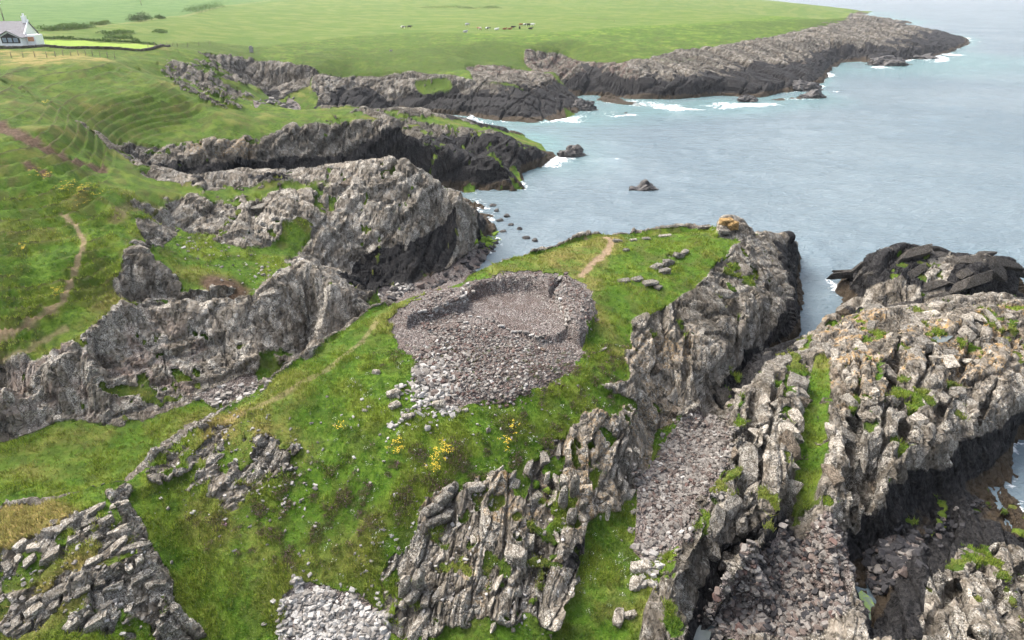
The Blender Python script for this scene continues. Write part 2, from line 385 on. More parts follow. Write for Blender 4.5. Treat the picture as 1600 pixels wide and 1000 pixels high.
# ------------------------------------------------------------------ cover masks, drawn on the ground in plan
def inside(poly, X, Y):
    m = np.zeros(X.shape, bool)
    n = len(poly)
    for i in range(n):
        x0, y0 = poly[i][:2]; x1, y1 = poly[(i + 1) % n][:2]
        if y0 == y1: continue
        c = ((y0 > Y) != (y1 > Y)) & (X < (x1 - x0) * (Y - y0) / (y1 - y0) + x0)
        m ^= c
    return m

def crop(xs, ys, pad):
    """lattice window that holds a plan polygon"""
    bx, by = [], []
    for i in range(len(xs)):
        k = np.linspace(0, 1, 10, endpoint=False)
        bx += list(xs[i] + (xs[(i + 1) % len(xs)] - xs[i]) * k); by += list(ys[i] + (ys[(i + 1) % len(ys)] - ys[i]) * k)
    bx, by = np.array(bx), np.array(by)
    r = np.hypot(bx, by)
    i = np.interp(r, R1, np.arange(NR)); j = (np.arctan2(bx, by) / np.interp(r, R1, AMAX) + 1) / 2 * (NA - 1)
    lo = lambda a, m: int(np.clip(a.min() - pad, 0, m)); hi = lambda a, m: int(np.clip(a.max() + pad, 0, m)) + 1
    return slice(lo(i, NR - 1), hi(i, NR - 1)), slice(lo(j, NA - 1), hi(j, NA - 1))

def region(pix, feather=2, Zf=None, z=None):
    pl = [P(a, b, z) for a, b in pix] if z is not None else [hit(a, b, Zs if Zf is None else Zf) for a, b in pix]
    f = q(feather) if feather else 0
    si, sj = crop([p[0] for p in pl], [p[1] for p in pl], 4 * f + 4)
    M = np.zeros((NR, NA), np.float32)
    m = inside(pl, GX[si, sj], GY[si, sj]).astype(np.float32)
    M[si, sj] = blur(m, f, f, 2) if f else m
    return M

def stroke(pix, width, z=None, Zf=None):
    """distance mask along a polyline lying on the ground; width in metres"""
    pl = [P(a, b, z) for a, b in pix] if z is not None else [hit(a, b, Zs if Zf is None else Zf) for a, b in pix]
    D = np.full((NR, NA), 1e9, np.float32)
    for (x0, y0, _), (x1, y1, _) in zip(pl[:-1], pl[1:]):
        dx, dy = x1 - x0, y1 - y0
        box = (GX > min(x0, x1) - 3 * width) & (GX < max(x0, x1) + 3 * width) & (GY > min(y0, y1) - 3 * width) & (GY < max(y0, y1) + 3 * width)
        X, Y = GX[box], GY[box]
        t = np.clip(((X - x0) * dx + (Y - y0) * dy) / (dx * dx + dy * dy + 1e-9), 0, 1)
        D[box] = np.minimum(D[box], np.hypot(X - x0 - t * dx, Y - y0 - t * dy))
    return D

mx = np.maximum
SH = (NR, NA)
n8 = fbm(GX / 8, GY / 8, 0.3, 3, 11)
n3 = fbm(GX / 3, GY / 3, 1.3, 3, 21)
n1 = fbm(GX / 1.0, GY / 1.0, 2.3, 3, 31)

def ribs(dx, dy, seed, wid=2.0, lng=6.5):
    """cover noise drawn out along the strike of the beds"""
    a = (GX * dy - GY * dx); b = (GX * dx + GY * dy)
    return fbm((a + 1.2 * n8) / wid, b / lng, .7, 3, seed)
ribA, ribD = ribs(.25, .97, 71), ribs(.75, .66, 72)
rib = np.where(GX + .3 * (GY - 30) < -7, ribD, ribA)
rock = sstep(0.72, 1.15, slope + 0.25 * n3) * (GY < 420)
ROCKS = [
 ([(-40,600),(0,586),(60,560),(120,527),(170,490),(185,455),(185,425),(205,380),(240,390),(252,452),(330,462),(395,468),(432,428),(475,410),(535,438),(600,452),(560,478),(500,545),(475,565),(430,560),(395,592),(330,618),(260,650),(190,672),(120,664),(0,652),(-40,652)], 1.0),
 ([(250,320),(300,303),(350,296),(420,300),(450,290),(530,276),(600,248),(640,248),(700,275),(770,330),(775,360),(740,400),(700,430),(640,450),(560,456),(500,442),(440,412),(470,385),(455,365),(420,385),(380,388),(300,365)], 1.0),
 ([(190,222),(300,221),(400,212),(440,200),(480,188),(530,176),(580,172),(700,196),(870,240),(872,256),(730,292),(600,306),(400,300),(220,270)], 1.0),
 ([(385,86),(470,98),(500,112),(480,140),(400,140)], 1.0),
 ([(500,116),(560,118),(640,112),(740,124),(880,168),(890,196),(640,182),(500,170),(480,150)], 1.0),
 ([(255,92),(310,88),(345,92),(400,140),(410,166),(340,172),(300,150),(260,130),(235,105)], .55),
 ([(728,104),(800,104),(860,112),(930,165),(930,180),(860,160),(800,130),(740,125)], 1.0),
 ([(820,76),(880,84),(905,96),(960,98),(1010,92),(1060,76),(1110,74),(1180,62),(1240,48),(1290,34),(1340,16),(1420,28),(1500,44),(1535,66),(1480,90),(1390,108),(1310,110),(1290,158),(1220,164),(1060,172),(930,168),(880,130),(820,100)], 1.0),
 ([(1150,335),(1185,352),(1252,352),(1264,500),(1256,548),(1140,648),(1050,655),(1000,645),(1000,590),(985,500),(1040,482),(1078,452),(1112,420),(1160,372),(1118,368),(1140,345)], 1.0),
 ([(700,760),(760,745),(850,700),(900,650),(1005,645),(1003,770),(948,822),(906,882),(875,1000),(560,1010),(600,950),(590,880),(650,850),(650,790)], 0.70),
 ([(-40,870),(0,858),(110,800),(150,758),(192,788),(222,858),(268,925),(244,1010),(-40,1010)], 0.66),
 ([(240,700),(330,660),(440,685),(500,700),(470,740),(400,760),(350,830),(330,770),(230,775)], 0.60),
 ([(1262,548),(1288,486),(1600,440),(1700,440),(1760,1050),(1000,1050),(1005,960),(1030,900),(1088,795),(1130,735),(1140,615)], 1.0),
 ([(1290,470),(1300,440),(1370,380),(1600,370),(1640,480),(1400,495)], 1.0),
 ([(850,384),(900,362),(935,346),(930,356),(880,380)], 0.5),
 ([(1010,425),(1040,390),(1078,385),(1070,405),(1035,430)], 0.62),
 ([(960,440),(1000,430),(1045,445),(1030,462)], 0.6),
 ([(1060,350),(1100,333),(1158,338),(1155,360),(1110,352)], 0.45),
]
for pl, w in ROCKS:
    rg = region(pl, 2 if w == 1 else 9)
    if w < 1: rg = sstep(.02, .1, rg) * sstep(-0.10, 0.12, rib * .6 + n1 * .42 + n8 * .3 + n3 * .25 + (w - .5) * 1.1 - 1.1 * (1 - sstep(.05, .85, rg)))
    rock = mx(rock, rg)
GRASS = [
 ([(1292,555),(1270,560),(1256,640),(1240,780),(1262,796),(1284,740),(1292,690),(1297,620)], 1.0),
 ([(1225,585),(1250,580),(1240,610),(1222,620)], .8),
 ([(1130,735),(1160,720),(1165,745),(1125,760)], .8), ([(1085,820),(1110,770),(1130,790),(1100,860)], .6),
 ([(1350,640),(1375,660),(1365,690),(1345,680)], .7), ([(1370,560),(1385,555),(1378,600),(1362,605)], .8),
 ([(440,352),(478,342),(492,372),(470,400),(438,408),(445,380)], 1.0),
 ([(640,128),(700,122),(712,140),(660,152)], 1.0), ([(398,136),(480,134),(500,152),(400,154)], 0.9), ([(500,88),(640,84),(700,108),(560,114)], 1.0),
 ([(395,555),(440,545),(470,560),(420,592)], .8), ([(0,905),(60,890),(150,850),(160,870),(60,920),(0,935)], .9), ([(265,505),(330,500),(320,530),(280,545)], .5),
 ([(910,820),(950,800),(1000,800),(1010,890),(980,960),(900,950),(905,890)], .9), ([(1040,860),(1060,850),(1050,900),(1030,910)], .8),
]
GRASS += [([(-80,300),(60,290),(150,285),(205,330),(192,378),(176,440),(168,484),(118,522),(60,556),(0,580),(-80,598)], 1.0), ([(880,84),(905,60),(1000,44),(1160,34),(1300,24),(1330,30),(1250,50),(1170,62),(1100,74),(1000,88),(940,96)], .72), ([(480,190),(530,176),(560,172),(600,182),(520,192)], .9), ([(1020,92),(1090,84),(1110,92),(1040,104)], .5),
 ([(300,308),(350,292),(450,286),(530,280),(520,292),(440,300),(380,308),(320,316)], .85)]
for pl, w in GRASS:
    rock = rock * (1 - w * region(pl, 2) * sstep(-.35, .0, n1 + .3 * n3 + (w - .5)))
# turf clings to ledges
rock = rock * (1 - sstep(0.16, 0.32, rib * .55 + n3 * .25 + n1 * .5 - .30 * sstep(.3, 1.2, slope) - .05 * (GX > 15)) * .9 * (GY < 150))
rock = np.clip(rock, 0, 1)

# gravel of the ruin and the scree beds
RUIN_OUT = [(612,502),(636,472),(690,446),(735,438),(800,427),(860,428),(905,436),(928,462),(934,490),(918,515),(912,535),(908,560),(860,600),(800,622),(740,632),(690,640),(650,600),(655,565),(618,535)]
gravel = region(RUIN_OUT, 4)
gravel = sstep(.30, .62, gravel + .42 * n1 + .15 * n3) * sstep(.02, .1, gravel)
SCREES = [
 [(1088,643),(1132,655),(1135,720),(1098,785),(1062,850),(1012,885),(990,860),(998,760),(1040,690)],
 [(1165,885),(1228,828),(1330,865),(1322,960),(1150,1000),(1105,965)],
 [(590,458),(640,446),(700,428),(760,385),(812,372),(838,384),(720,436),(620,470)],
 [(440,935),(478,908),(560,930),(600,960),(605,1010),(450,1010)],
 [(310,618),(400,588),(425,600),(385,622),(330,636)],
 [(1352,870),(1400,840),(1440,860),(1400,910),(1360,930)],
 [(395,156),(450,152),(470,168),(400,172)],
]
scree = np.zeros(SH, np.float32)
for s_ in SCREES: scree = mx(scree, region(s_, 1))
scree = sstep(.25, .6, scree + .3 * n1)

# paths and bare earth
def band(pix, w, **k):
    D = stroke(pix, w, **k)
    return 1 - sstep(.5, 1.1, D / w + .45 * n1)
path = band([(918,358),(944,368),(956,382),(945,398),(925,412),(908,432)], .5) * 1.0
path = mx(path, band([(95,338),(118,355),(132,378),(120,420),(112,440)], .27) * .85)
path = mx(path, band([(112,440),(95,470),(60,492),(20,515),(-10,530)], .3) * .85)
path = mx(path, band([(-10,582),(40,548),(80,520),(100,505)], .25) * .6)
path = mx(path, band([(590,505),(560,540),(500,585),(440,620),(340,668)], .3) * .45)
redsoil = band([(-20,185),(20,205),(60,228),(100,246),(150,260)], 1.25)
redsoil = mx(redsoil, region([(308,440),(330,428),(375,440),(394,458),(340,474),(325,462)], 1))
redsoil = mx(redsoil, band([(40,255),(60,262),(75,270)], .5)); redsoil = mx(redsoil, band([(180,340),(210,322),(240,330)], .8) * .6)
dry = 1.6 * region([(-20,800),(110,792),(130,810),(70,845),(0,872),(-20,872)], 3) + .8 * region([(0,935),(150,860),(230,850),(180,910),(60,1000),(0,1000)], 5) + .7 * region([(330,680),(450,670),(520,690),(470,730),(380,720)], 4) + region([(300,660),(345,650),(390,640),(345,690),(320,690)], 2)
dry = mx(dry, region([(830,395),(940,355),(985,352),(960,400),(930,450),(960,520),(990,560),(960,560),(930,500),(880,430)], 4) * .55)
dry = mx(dry, region([(210,440),(195,470),(120,525),(60,555),(55,535),(110,505),(175,460)], 3) * .7)
dry = mx(dry, region([(0,80),(130,84),(180,96),(60,100),(0,100)], 2) * .9)
dry = np.clip(dry + .35 * sstep(.1, .5, n8) * (GY < 200), 0, 1)
heath = region([(560,560),(900,560),(1010,520),(1010,660),(860,720),(840,780),(650,800),(430,900),(300,830),(430,700),(520,740),(600,700),(740,680),(830,640)], 6)
heath = heath * .42 * sstep(0.0, .35, n1 * .9 + n3 * .35) * (1 - rock)
orange = region([(1480,500),(1560,478),(1600,470),(1600,500),(1500,530),(1400,560),(1380,545)], 3)
orange = mx(orange, region([(1110,330),(1165,332),(1162,352),(1120,348)], 2)); orange = mx(orange, .6 * region([(1250,500),(1400,500),(1600,520),(1600,600),(1300,640)], 4)); orange = mx(orange, .35 * region([(270,200),(400,215),(400,262),(300,262)], 3))
orange = mx(orange, .3 * region([(600,560),(1100,520),(1040,700),(900,900),(700,1000)], 5))
orange = orange * sstep(-.12, .2, n1 * .6 + n3 * .5)

# blackened rock, most of it by the tide: the level it reaches differs with exposure
thr = np.full(SH, .9, np.float32)
for pl, t in [
 ([(1335,790),(1400,760),(1500,740),(1600,700),(1640,800),(1560,830),(1470,870),(1430,900),(1380,1000),(1340,1000)], 3.6),
 ([(860,900),(930,760),(1000,650),(1012,760),(945,832),(902,905)], 4.0),  # black patch along the flank ribs above the gully
 ([(1180,350),(1260,352),(1268,500),(1256,550),(1130,640),(1118,602),(1195,540),(1215,470),(1198,420),(1182,385)], 4.6),
 ([(1340,780),(1400,735),(1450,704),(1560,655),(1600,612),(1640,640),(1600,720),(1565,775),(1440,810),(1352,870),(1335,800)], 4.4),
 ([(1300,470),(1310,440),(1375,380),(1470,384),(1480,405),(1440,430),(1470,470)], 8.5), ([(1470,384),(1620,375),(1620,480),(1470,470)], 6.2),
 ([(1280,535),(1284,500),(1400,476),(1600,455),(1600,462),(1400,486),(1300,505)], 3.4),
 ([(500,425),(560,395),(640,375),(700,335),(770,320),(778,362),(640,456),(490,446)], 7.4), ([(720,290),(775,330),(770,360),(735,330)], 6),
 ([(190,228),(400,222),(560,210),(700,215),(870,240),(872,256),(600,306),(300,300)], 10.6),
 ([(380,120),(500,120),(890,140),(930,180),(600,185),(420,170)], 6.6), ([(725,100),(870,105),(940,160),(930,182),(840,160)], 4.5),
 ([(880,80),(1000,90),(1300,45),(1540,40),(1540,75),(1300,112),(1290,160),(900,175)], 6.3),
 ([(1360,1000),(1375,930),(1440,850),(1560,790),(1640,800),(1620,850),(1500,865),(1450,910),(1440,960),(1400,1000)], 4.2), ([(1100,880),(1240,830),(1330,880),(1340,1000),(1090,1000)], 1.0),
 ([(1120,860),(1230,800),(1245,850),(1100,990),(1080,990)], 3.4), ([(1270,800),(1350,800),(1360,1000),(1310,1000)], 2.6),
]:
    thr = mx(thr, region(pl, 3) * t)
thr = mx(thr, 3.4 * region([(1345,800),(1440,800),(1560,770),(1640,800),(1640,880),(1560,850),(1480,875),(1440,930),(1450,1010),(1345,1010)], 3))
wob = n8 * 1.6 + n3 * .9 + n1 * .5
black = sstep(-.5, .7, (thr + wob * np.clip(thr / 4, .25, 1.2)) - Zs)
weed = sstep(-.15, .35, 1.25 * np.clip(thr / 4.5, .35, 1) + .35 * n3 - Zs) * (Zs > -6)

# ------------------------------------------------------------------ relief of the ground
grassw = np.clip(1 - rock - scree - gravel, 0, 1)
rb = blur(rock, q(2), q(2), 1)
Zb = Zs * rb + (0.45 * Zs + 0.55 * Zg) * (1 - rb)
# terracettes trodden by cattle on the mainland slopes
hill = region([(-60,110),(170,96),(330,166),(300,200),(200,215),(150,300),(180,400),(190,470),(60,556),(-60,590)], 6) * (1 - rb)
Zt = blur(Z, q(22), q(20), 2)
ph = Zt / .52 + .8 * noise(GX / 24, GY / 24, .5, 43) + .22 * n8 + .08 * n3
tw = ph - np.floor(ph)
terr = hill * sstep(.05, .22, slope) * sstep(-.9, -.3, n8 + n3)
Zb = Zb + terr * .8 * (np.minimum(tw / .75, (1 - tw) / .25) - .5)
riser = np.clip(terr * 1.2, 0, 1) * sstep(.58, .74, tw + .10 * n1) * sstep(-.25, .2, n3 + .15)
Zb = Zb + grassw * (.30 * n8 + .16 * n3 + .09 * n1) * sstep(420, 150, GY) + redsoil * -.25
Zb = Zb + grassw * .6 * fbm(GX / 60, GY / 60, 4.3, 3, 41) * sstep(180, 320, GY)

# the ruin: sunken court, standing stretches of wall, spill of rubble
court = region([(738,464),(775,455),(830,453),(860,460),(878,480),(890,508),(872,522),(840,526),(800,514),(760,500),(716,492),(700,480),(724,466)], 0, z=9.7)
WALLS = [  # (inner foot line at court level, outer edge of the standing mass at its top, height)
 ([(737,464),(752,459),(775,454),(805,450),(832,451),(848,456),(858,461),(870,452),(884,441)], [(896,436),(862,428),(800,427),(745,436),(728,450)], 1.0),
 ([(889,438),(876,452),(868,466),(877,480),(886,496),(889,510)], [(905,512),(925,500),(932,480),(922,458),(902,440)], .7),
 ([(650,506),(672,501),(697,492),(722,480),(728,470),(722,462)], [(712,450),(695,448),(668,462),(640,482),(632,498)], 1.0),
]
ztop = np.zeros(SH, np.float32)
base = 9.75
for foot, outer, h in WALLS:
    pl = [P(a_, b_, base) for a_, b_ in foot] + [P(a_, b_, base + h) for a_, b_ in outer]
    ztop = mx(ztop, inside(pl, GX, GY) * np.float32(h))
ztop = blur(ztop, q(1), q(1), 1) * sstep(.40, .9, blur(gravel, q(16), q(16), 1))
plat = blur(gravel, q(8), q(8), 1)
front = region([(690,512),(740,506),(800,524),(850,540),(880,562),(820,600),(720,610),(660,570)], 5, z=9.7)
Zr = mx(np.minimum(Zb, base + .25), base * court)
Zb = Zb * (1 - plat) + plat * (np.minimum(Zb, base + .1) + .06 * n1)
Zb = np.where(court > .5, base - .15 + .04 * n1, Zb)
Zb = np.where(ztop > .02, mx(Zb, base + ztop + .10 * n1 * (ztop > .3)), Zb) + .28 * front * (1 - court)
Zb = Zb + scree * (.10 * n1 + .06 * n3)

# long open joints that part the ridge into slabs
for ln, wd, dp in [([(1345,550),(1342,620),(1334,700),(1340,790)], .35, 1.7), ([(1405,535),(1392,600),(1376,670),(1368,750)], .26, 1.2), ([(1462,525),(1440,590),(1418,660),(1404,716)], .28, 1.3), ([(1530,505),(1506,570),(1470,640),(1452,696)], .26, 1.1), ([(1590,505),(1566,580),(1528,655)], .26, 1.2),
    ([(1216,590),(1206,660),(1184,730),(1150,800)], .28, 1.2), ([(1180,610),(1172,680),(1150,735)], .22, .9), ([(1148,676),(1200,662),(1244,650)], .22, .9), ([(1330,650),(1400,634),(1500,600),(1600,572)], .2, .8), ([(1320,575),(1420,556),(1520,540),(1600,530)], .2, .8), ([(1336,712),(1400,690)], .2, .9), ([(1110,800),(1160,790),(1210,765)], .22, .9),
    ([(1120,430),(1150,480),(1150,540),(1120,600)], .3, 1.0), ([(1050,480),(1075,530),(1070,600)], .28, .9), ([(1180,400),(1205,470),(1190,540)], .3, 1.0), ([(1440,1000),(1480,930),(1560,860)], .25, .8), ([(1520,1000),(1560,930),(1620,880)], .25, .8)]:
    D_ = stroke(ln, wd * 2.2)
    Zb = Zb - dp * (1 - sstep(.25, 1.0, D_ / wd + .5 * n1)) * sstep(.4, .8, rock)
strip = np.sin((GX * .98 - GY * .16) / .95 + 2.0 * n8) * (GX > 12) * (GY < 66) * sstep(.5, .9, rock)
Zb = Zb + .22 * np.sign(strip) * np.abs(strip) ** .4

# ------------------------------------------------------------------ bedded, jointed rock: blocks pushed in and out along the face
gr, gt = grads(blur(Zb, q(1), q(1), 1))
sa, ca = np.sin(AZ), np.cos(AZ)
gx, gy = gr * sa + gt * ca, gr * ca - gt * sa
nl = np.sqrt(1 + gx * gx + gy * gy)
NX, NY, NZ = -gx / nl, -gy / nl, 1 / nl
sel = np.where((rock > .03) & (Zb > -3.5))
px_, py_, pz_ = (a[sel].astype(np.float32) for a in (GX, GY, Zb))

def frame(n, t):
    n = Vector(n).normalized(); t = Vector(t); t = (t - n * t.dot(n)).normalized(); u = n.cross(t)
    return n, t, u
def blocks(fr, size, seed, warp=.35):
    n, t, u = fr
    w = size[0] * 5
    wx = warp * noise(px_ / w, py_ / w, pz_ / w, seed + 3)
    wy = warp * noise(px_ / w, py_ / w, pz_ / w, seed + 4)
    s = (px_ * n[0] + py_ * n[1] + pz_ * n[2]) / size[0] + wx * 2.2
    L = np.floor(s); fs = s - L; Li = L.astype(np.int64)
    tt = (px_ * t[0] + py_ * t[1] + pz_ * t[2]) / size[1] + 17 * hashf(Li, Li * 0, Li * 0, seed) + wy
    T = np.floor(tt); ft = tt - T; Ti = T.astype(np.int64)
    uu = (px_ * u[0] + py_ * u[1] + pz_ * u[2]) / size[2] + 13 * hashf(Li, Ti, Li * 0, seed + 1) - wy
    Uu = np.floor(uu); fu = uu - Uu; Ui = Uu.astype(np.int64)
    h = hashf(Li, Ti, Ui, seed + 2); lh = hashf(Li, Li * 0 + 5, Li * 0, seed + 5)
    e = np.minimum(np.minimum(np.minimum(fs, 1 - fs) * size[0], np.minimum(ft, 1 - ft) * size[1]), np.minimum(fu, 1 - fu) * size[2])
    tilt = (ft - .5) * (hashf(Li, Ti, Ui, seed + 7) - .5) + (fu - .5) * (hashf(Li, Ti, Ui, seed + 8) - .5)
    return h - .5, lh - .5, e, tilt
FR_A = frame((.88, -.30, .36), (.28, .95, -.1))       # steep sheets running away from the camera
FR_B = frame((.25, -.62, .74), (.95, .30, .12))       # slabs dipping towards the land
FR_C = frame((-.22, -.30, .92), (.9, -.40, .1))      # far headlands
FR_D = frame((.62, -.62, .5), (.75, .66, .05))        # beds under the neck of the promontory
wD = sstep(2, -2, px_ + .3 * (py_ - 30) + 7) * (py_ < 72)
wFar = sstep(100, 112, py_)
wB = (1 - wFar) * sstep(-4, 4, py_ - 50 + .25 * (px_ - 18) + 3 * noise(px_ / 9, py_ / 9, pz_ / 9, 77)) * (px_ > 14)
wC = sstep(-3, 3, py_ - 72 + 4 * noise(px_ / 9, py_ / 9, pz_ / 9, 78)) * np.maximum(px_ <= 14, wFar)
far = np.clip(np.hypot(px_, py_) / 60, .75, 4.5)
wR = sstep(8, 13, px_ - .15 * (py_ - 40)) * sstep(100, 92, py_)
disp = np.zeros(len(px_), np.float32); tone = np.zeros(len(px_), np.float32)
def pick(res, sz, w, k):
    h, lh, e, tl = res
    g = 1 - sstep(0, .13 * sz[0], e)
    return w * (k * (h * .34 * sz[0] + lh * .70 * sz[0] + tl * .5 * sz[0]) - g * .24 * sz[0]), w * (.6 * h + .4 * lh)
near = np.clip((110 - np.hypot(px_, py_)) / 50, 0, 1)
for fr, w in ((FR_A, (1 - wB) * (1 - wC) * (1 - wD)), (FR_B, wB), (FR_C, wC * (1 - wD)), (FR_D, wD)):
    for sz, s_, k, wn_ in (((1.3, 5.5, 3.0), 100, .9, 1), ((.50, 2.6, 1.3), 200, 1.0 - .45 * wR, near), ((.2, 1.3, .6), 250, .7 - .4 * wR, np.clip((75 - np.hypot(px_, py_)) / 25, 0, 1)), ((3.6, 16, 7), 300, .32, 1 - .75 * near)):
        d_, t_ = pick(blocks(fr, sz, s_), sz, w * wn_, k)
        disp += d_; tone += t_ * (.5 if sz[0] < 1 else .35)
rid = 1 - 2 * np.abs(noise(px_ / 3.2, py_ / 3.2, pz_ / 3.2, 55)); rid2 = 1 - 2 * np.abs(noise(px_ / 1.1, py_ / 1.1, pz_ / 1.1, 56))
disp += .55 * np.minimum(far, 1.6) * .5 * noise(px_ / 7, py_ / 7, pz_ / 7, 57) + .12 * (rid - .5) + .06 * (rid2 - .5) * near + .04 * noise(px_ / .4, py_ / .4, pz_ / .4, 58) * near
dull = 1 - .55 * np.clip(scree[sel], 0, 1)
amp = sstep(.05, .7, rock[sel]) * dull * .85
DX, DY, DZ = np.zeros(SH, np.float32), np.zeros(SH, np.float32), np.zeros(SH, np.float32)
up = .25 * amp                                         # outcrops stand a little proud of the turf
DX[sel], DY[sel], DZ[sel] = disp * amp * NX[sel], disp * amp * NY[sel], disp * amp * NZ[sel] + up
TONE = np.zeros(SH, np.float32)
paler = .32 * region([(0,590),(120,530),(190,470),(330,480),(475,412),(560,470),(480,560),(395,590),(260,650),(190,668),(0,650)], 6) + .25 * region([(250,320),(530,278),(600,300),(560,400),(440,405),(300,365)], 6) + .22 * region([(0,870),(150,760),(268,925),(244,1010),(0,1010)], 6)
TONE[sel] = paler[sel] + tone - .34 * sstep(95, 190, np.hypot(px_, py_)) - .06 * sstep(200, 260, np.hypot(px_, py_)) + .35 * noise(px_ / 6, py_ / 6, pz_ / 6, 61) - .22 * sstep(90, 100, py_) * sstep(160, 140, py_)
VX, VY, VZ = GX + DX, GY + DY, Zb + DZ
ZF = VZ.astype(np.float32)                             # ground height for placing things
# ------------------------------------------------------------------ materials
class NT:
    def __init__(s, name):
        s.m = bpy.data.materials.new(name); s.m.use_nodes = True
        s.t = s.m.node_tree; s.b = s.t.nodes['Principled BSDF']; s.out = s.t.nodes['Material Output']
    def new(s, typ, **kw):
        n = s.t.nodes.new(typ)
        for k, v in kw.items(): setattr(n, k, v)
        return n
    def set(s, sock, v):
        if isinstance(v, bpy.types.NodeSocket): s.t.links.new(v, sock)
        else:
            if isinstance(v, (tuple, list)) and len(v) == 3 and sock.type == 'RGBA': v = (*v, 1)
            sock.default_value = v
    def coord(s, kind='Object', scale=(1, 1, 1), rot=(0, 0, 0)):
        tc = s.new('ShaderNodeTexCoord'); mp = s.new('ShaderNodeMapping')
        s.t.links.new(tc.outputs[kind], mp.inputs[0]); mp.inputs['Scale'].default_value = scale; mp.inputs['Rotation'].default_value = rot
        return mp.outputs[0]
    def noise(s, vec, scale, detail=4, rough=.55, dist=0, col=False):
        n = s.new('ShaderNodeTexNoise'); s.set(n.inputs['Vector'], vec)
        n.inputs['Scale'].default_value = scale; n.inputs['Detail'].default_value = detail; n.inputs['Roughness'].default_value = rough; n.inputs['Distortion'].default_value = dist
        return n.outputs['Color' if col else 'Fac']
    def voro(s, vec, scale, feature='F1', out='Distance', rand=1):
        n = s.new('ShaderNodeTexVoronoi', feature=feature); s.set(n.inputs['Vector'], vec); n.inputs['Scale'].default_value = scale; n.inputs['Randomness'].default_value = rand
        return n.outputs[out]
    def math(s, op, a, b=0, c=0, clamp=False):
        n = s.new('ShaderNodeMath', operation=op, use_clamp=clamp)
        for i, v in enumerate((a, b, c)): s.set(n.inputs[i], v)
        return n.outputs[0]
    def ramp(s, v, a, b, lo=0.0, hi=1.0):
        n = s.new('ShaderNodeMapRange', interpolation_type='SMOOTHSTEP'); s.set(n.inputs[0], v)
        n.inputs[1].default_value, n.inputs[2].default_value, n.inputs[3].default_value, n.inputs[4].default_value = a, b, lo, hi
        return n.outputs[0]
    def mix(s, f, a, b, mode='MIX'):
        n = s.new('ShaderNodeMix', data_type='RGBA', blend_type=mode); s.set(n.inputs[0], f); s.set(n.inputs[6], a); s.set(n.inputs[7], b)
        return n.outputs[2]
    def attr(s, name):
        n = s.new('ShaderNodeAttribute', attribute_name=name); sp = s.new('ShaderNodeSeparateColor'); s.t.links.new(n.outputs['Color'], sp.inputs[0])
        return sp.outputs[0], sp.outputs[1], sp.outputs[2], n.outputs['Alpha']
    def bump(s, h, strength=.5, dist=.1, normal=None):
        n = s.new('ShaderNodeBump'); n.inputs['Strength'].default_value = strength; n.inputs['Distance'].default_value = dist; s.set(n.inputs['Height'], h)
        if normal is not None: s.set(n.inputs['Normal'], normal)
        return n.outputs[0]
    def done(s, col=None, rough=.9, normal=None, spec=.25):
        if col is not None: s.set(s.b.inputs['Base Color'], col)
        s.set(s.b.inputs['Roughness'], rough); s.b.inputs['Specular IOR Level'].default_value = spec
        if normal is not None: s.set(s.b.inputs['Normal'], normal)
        return s.m

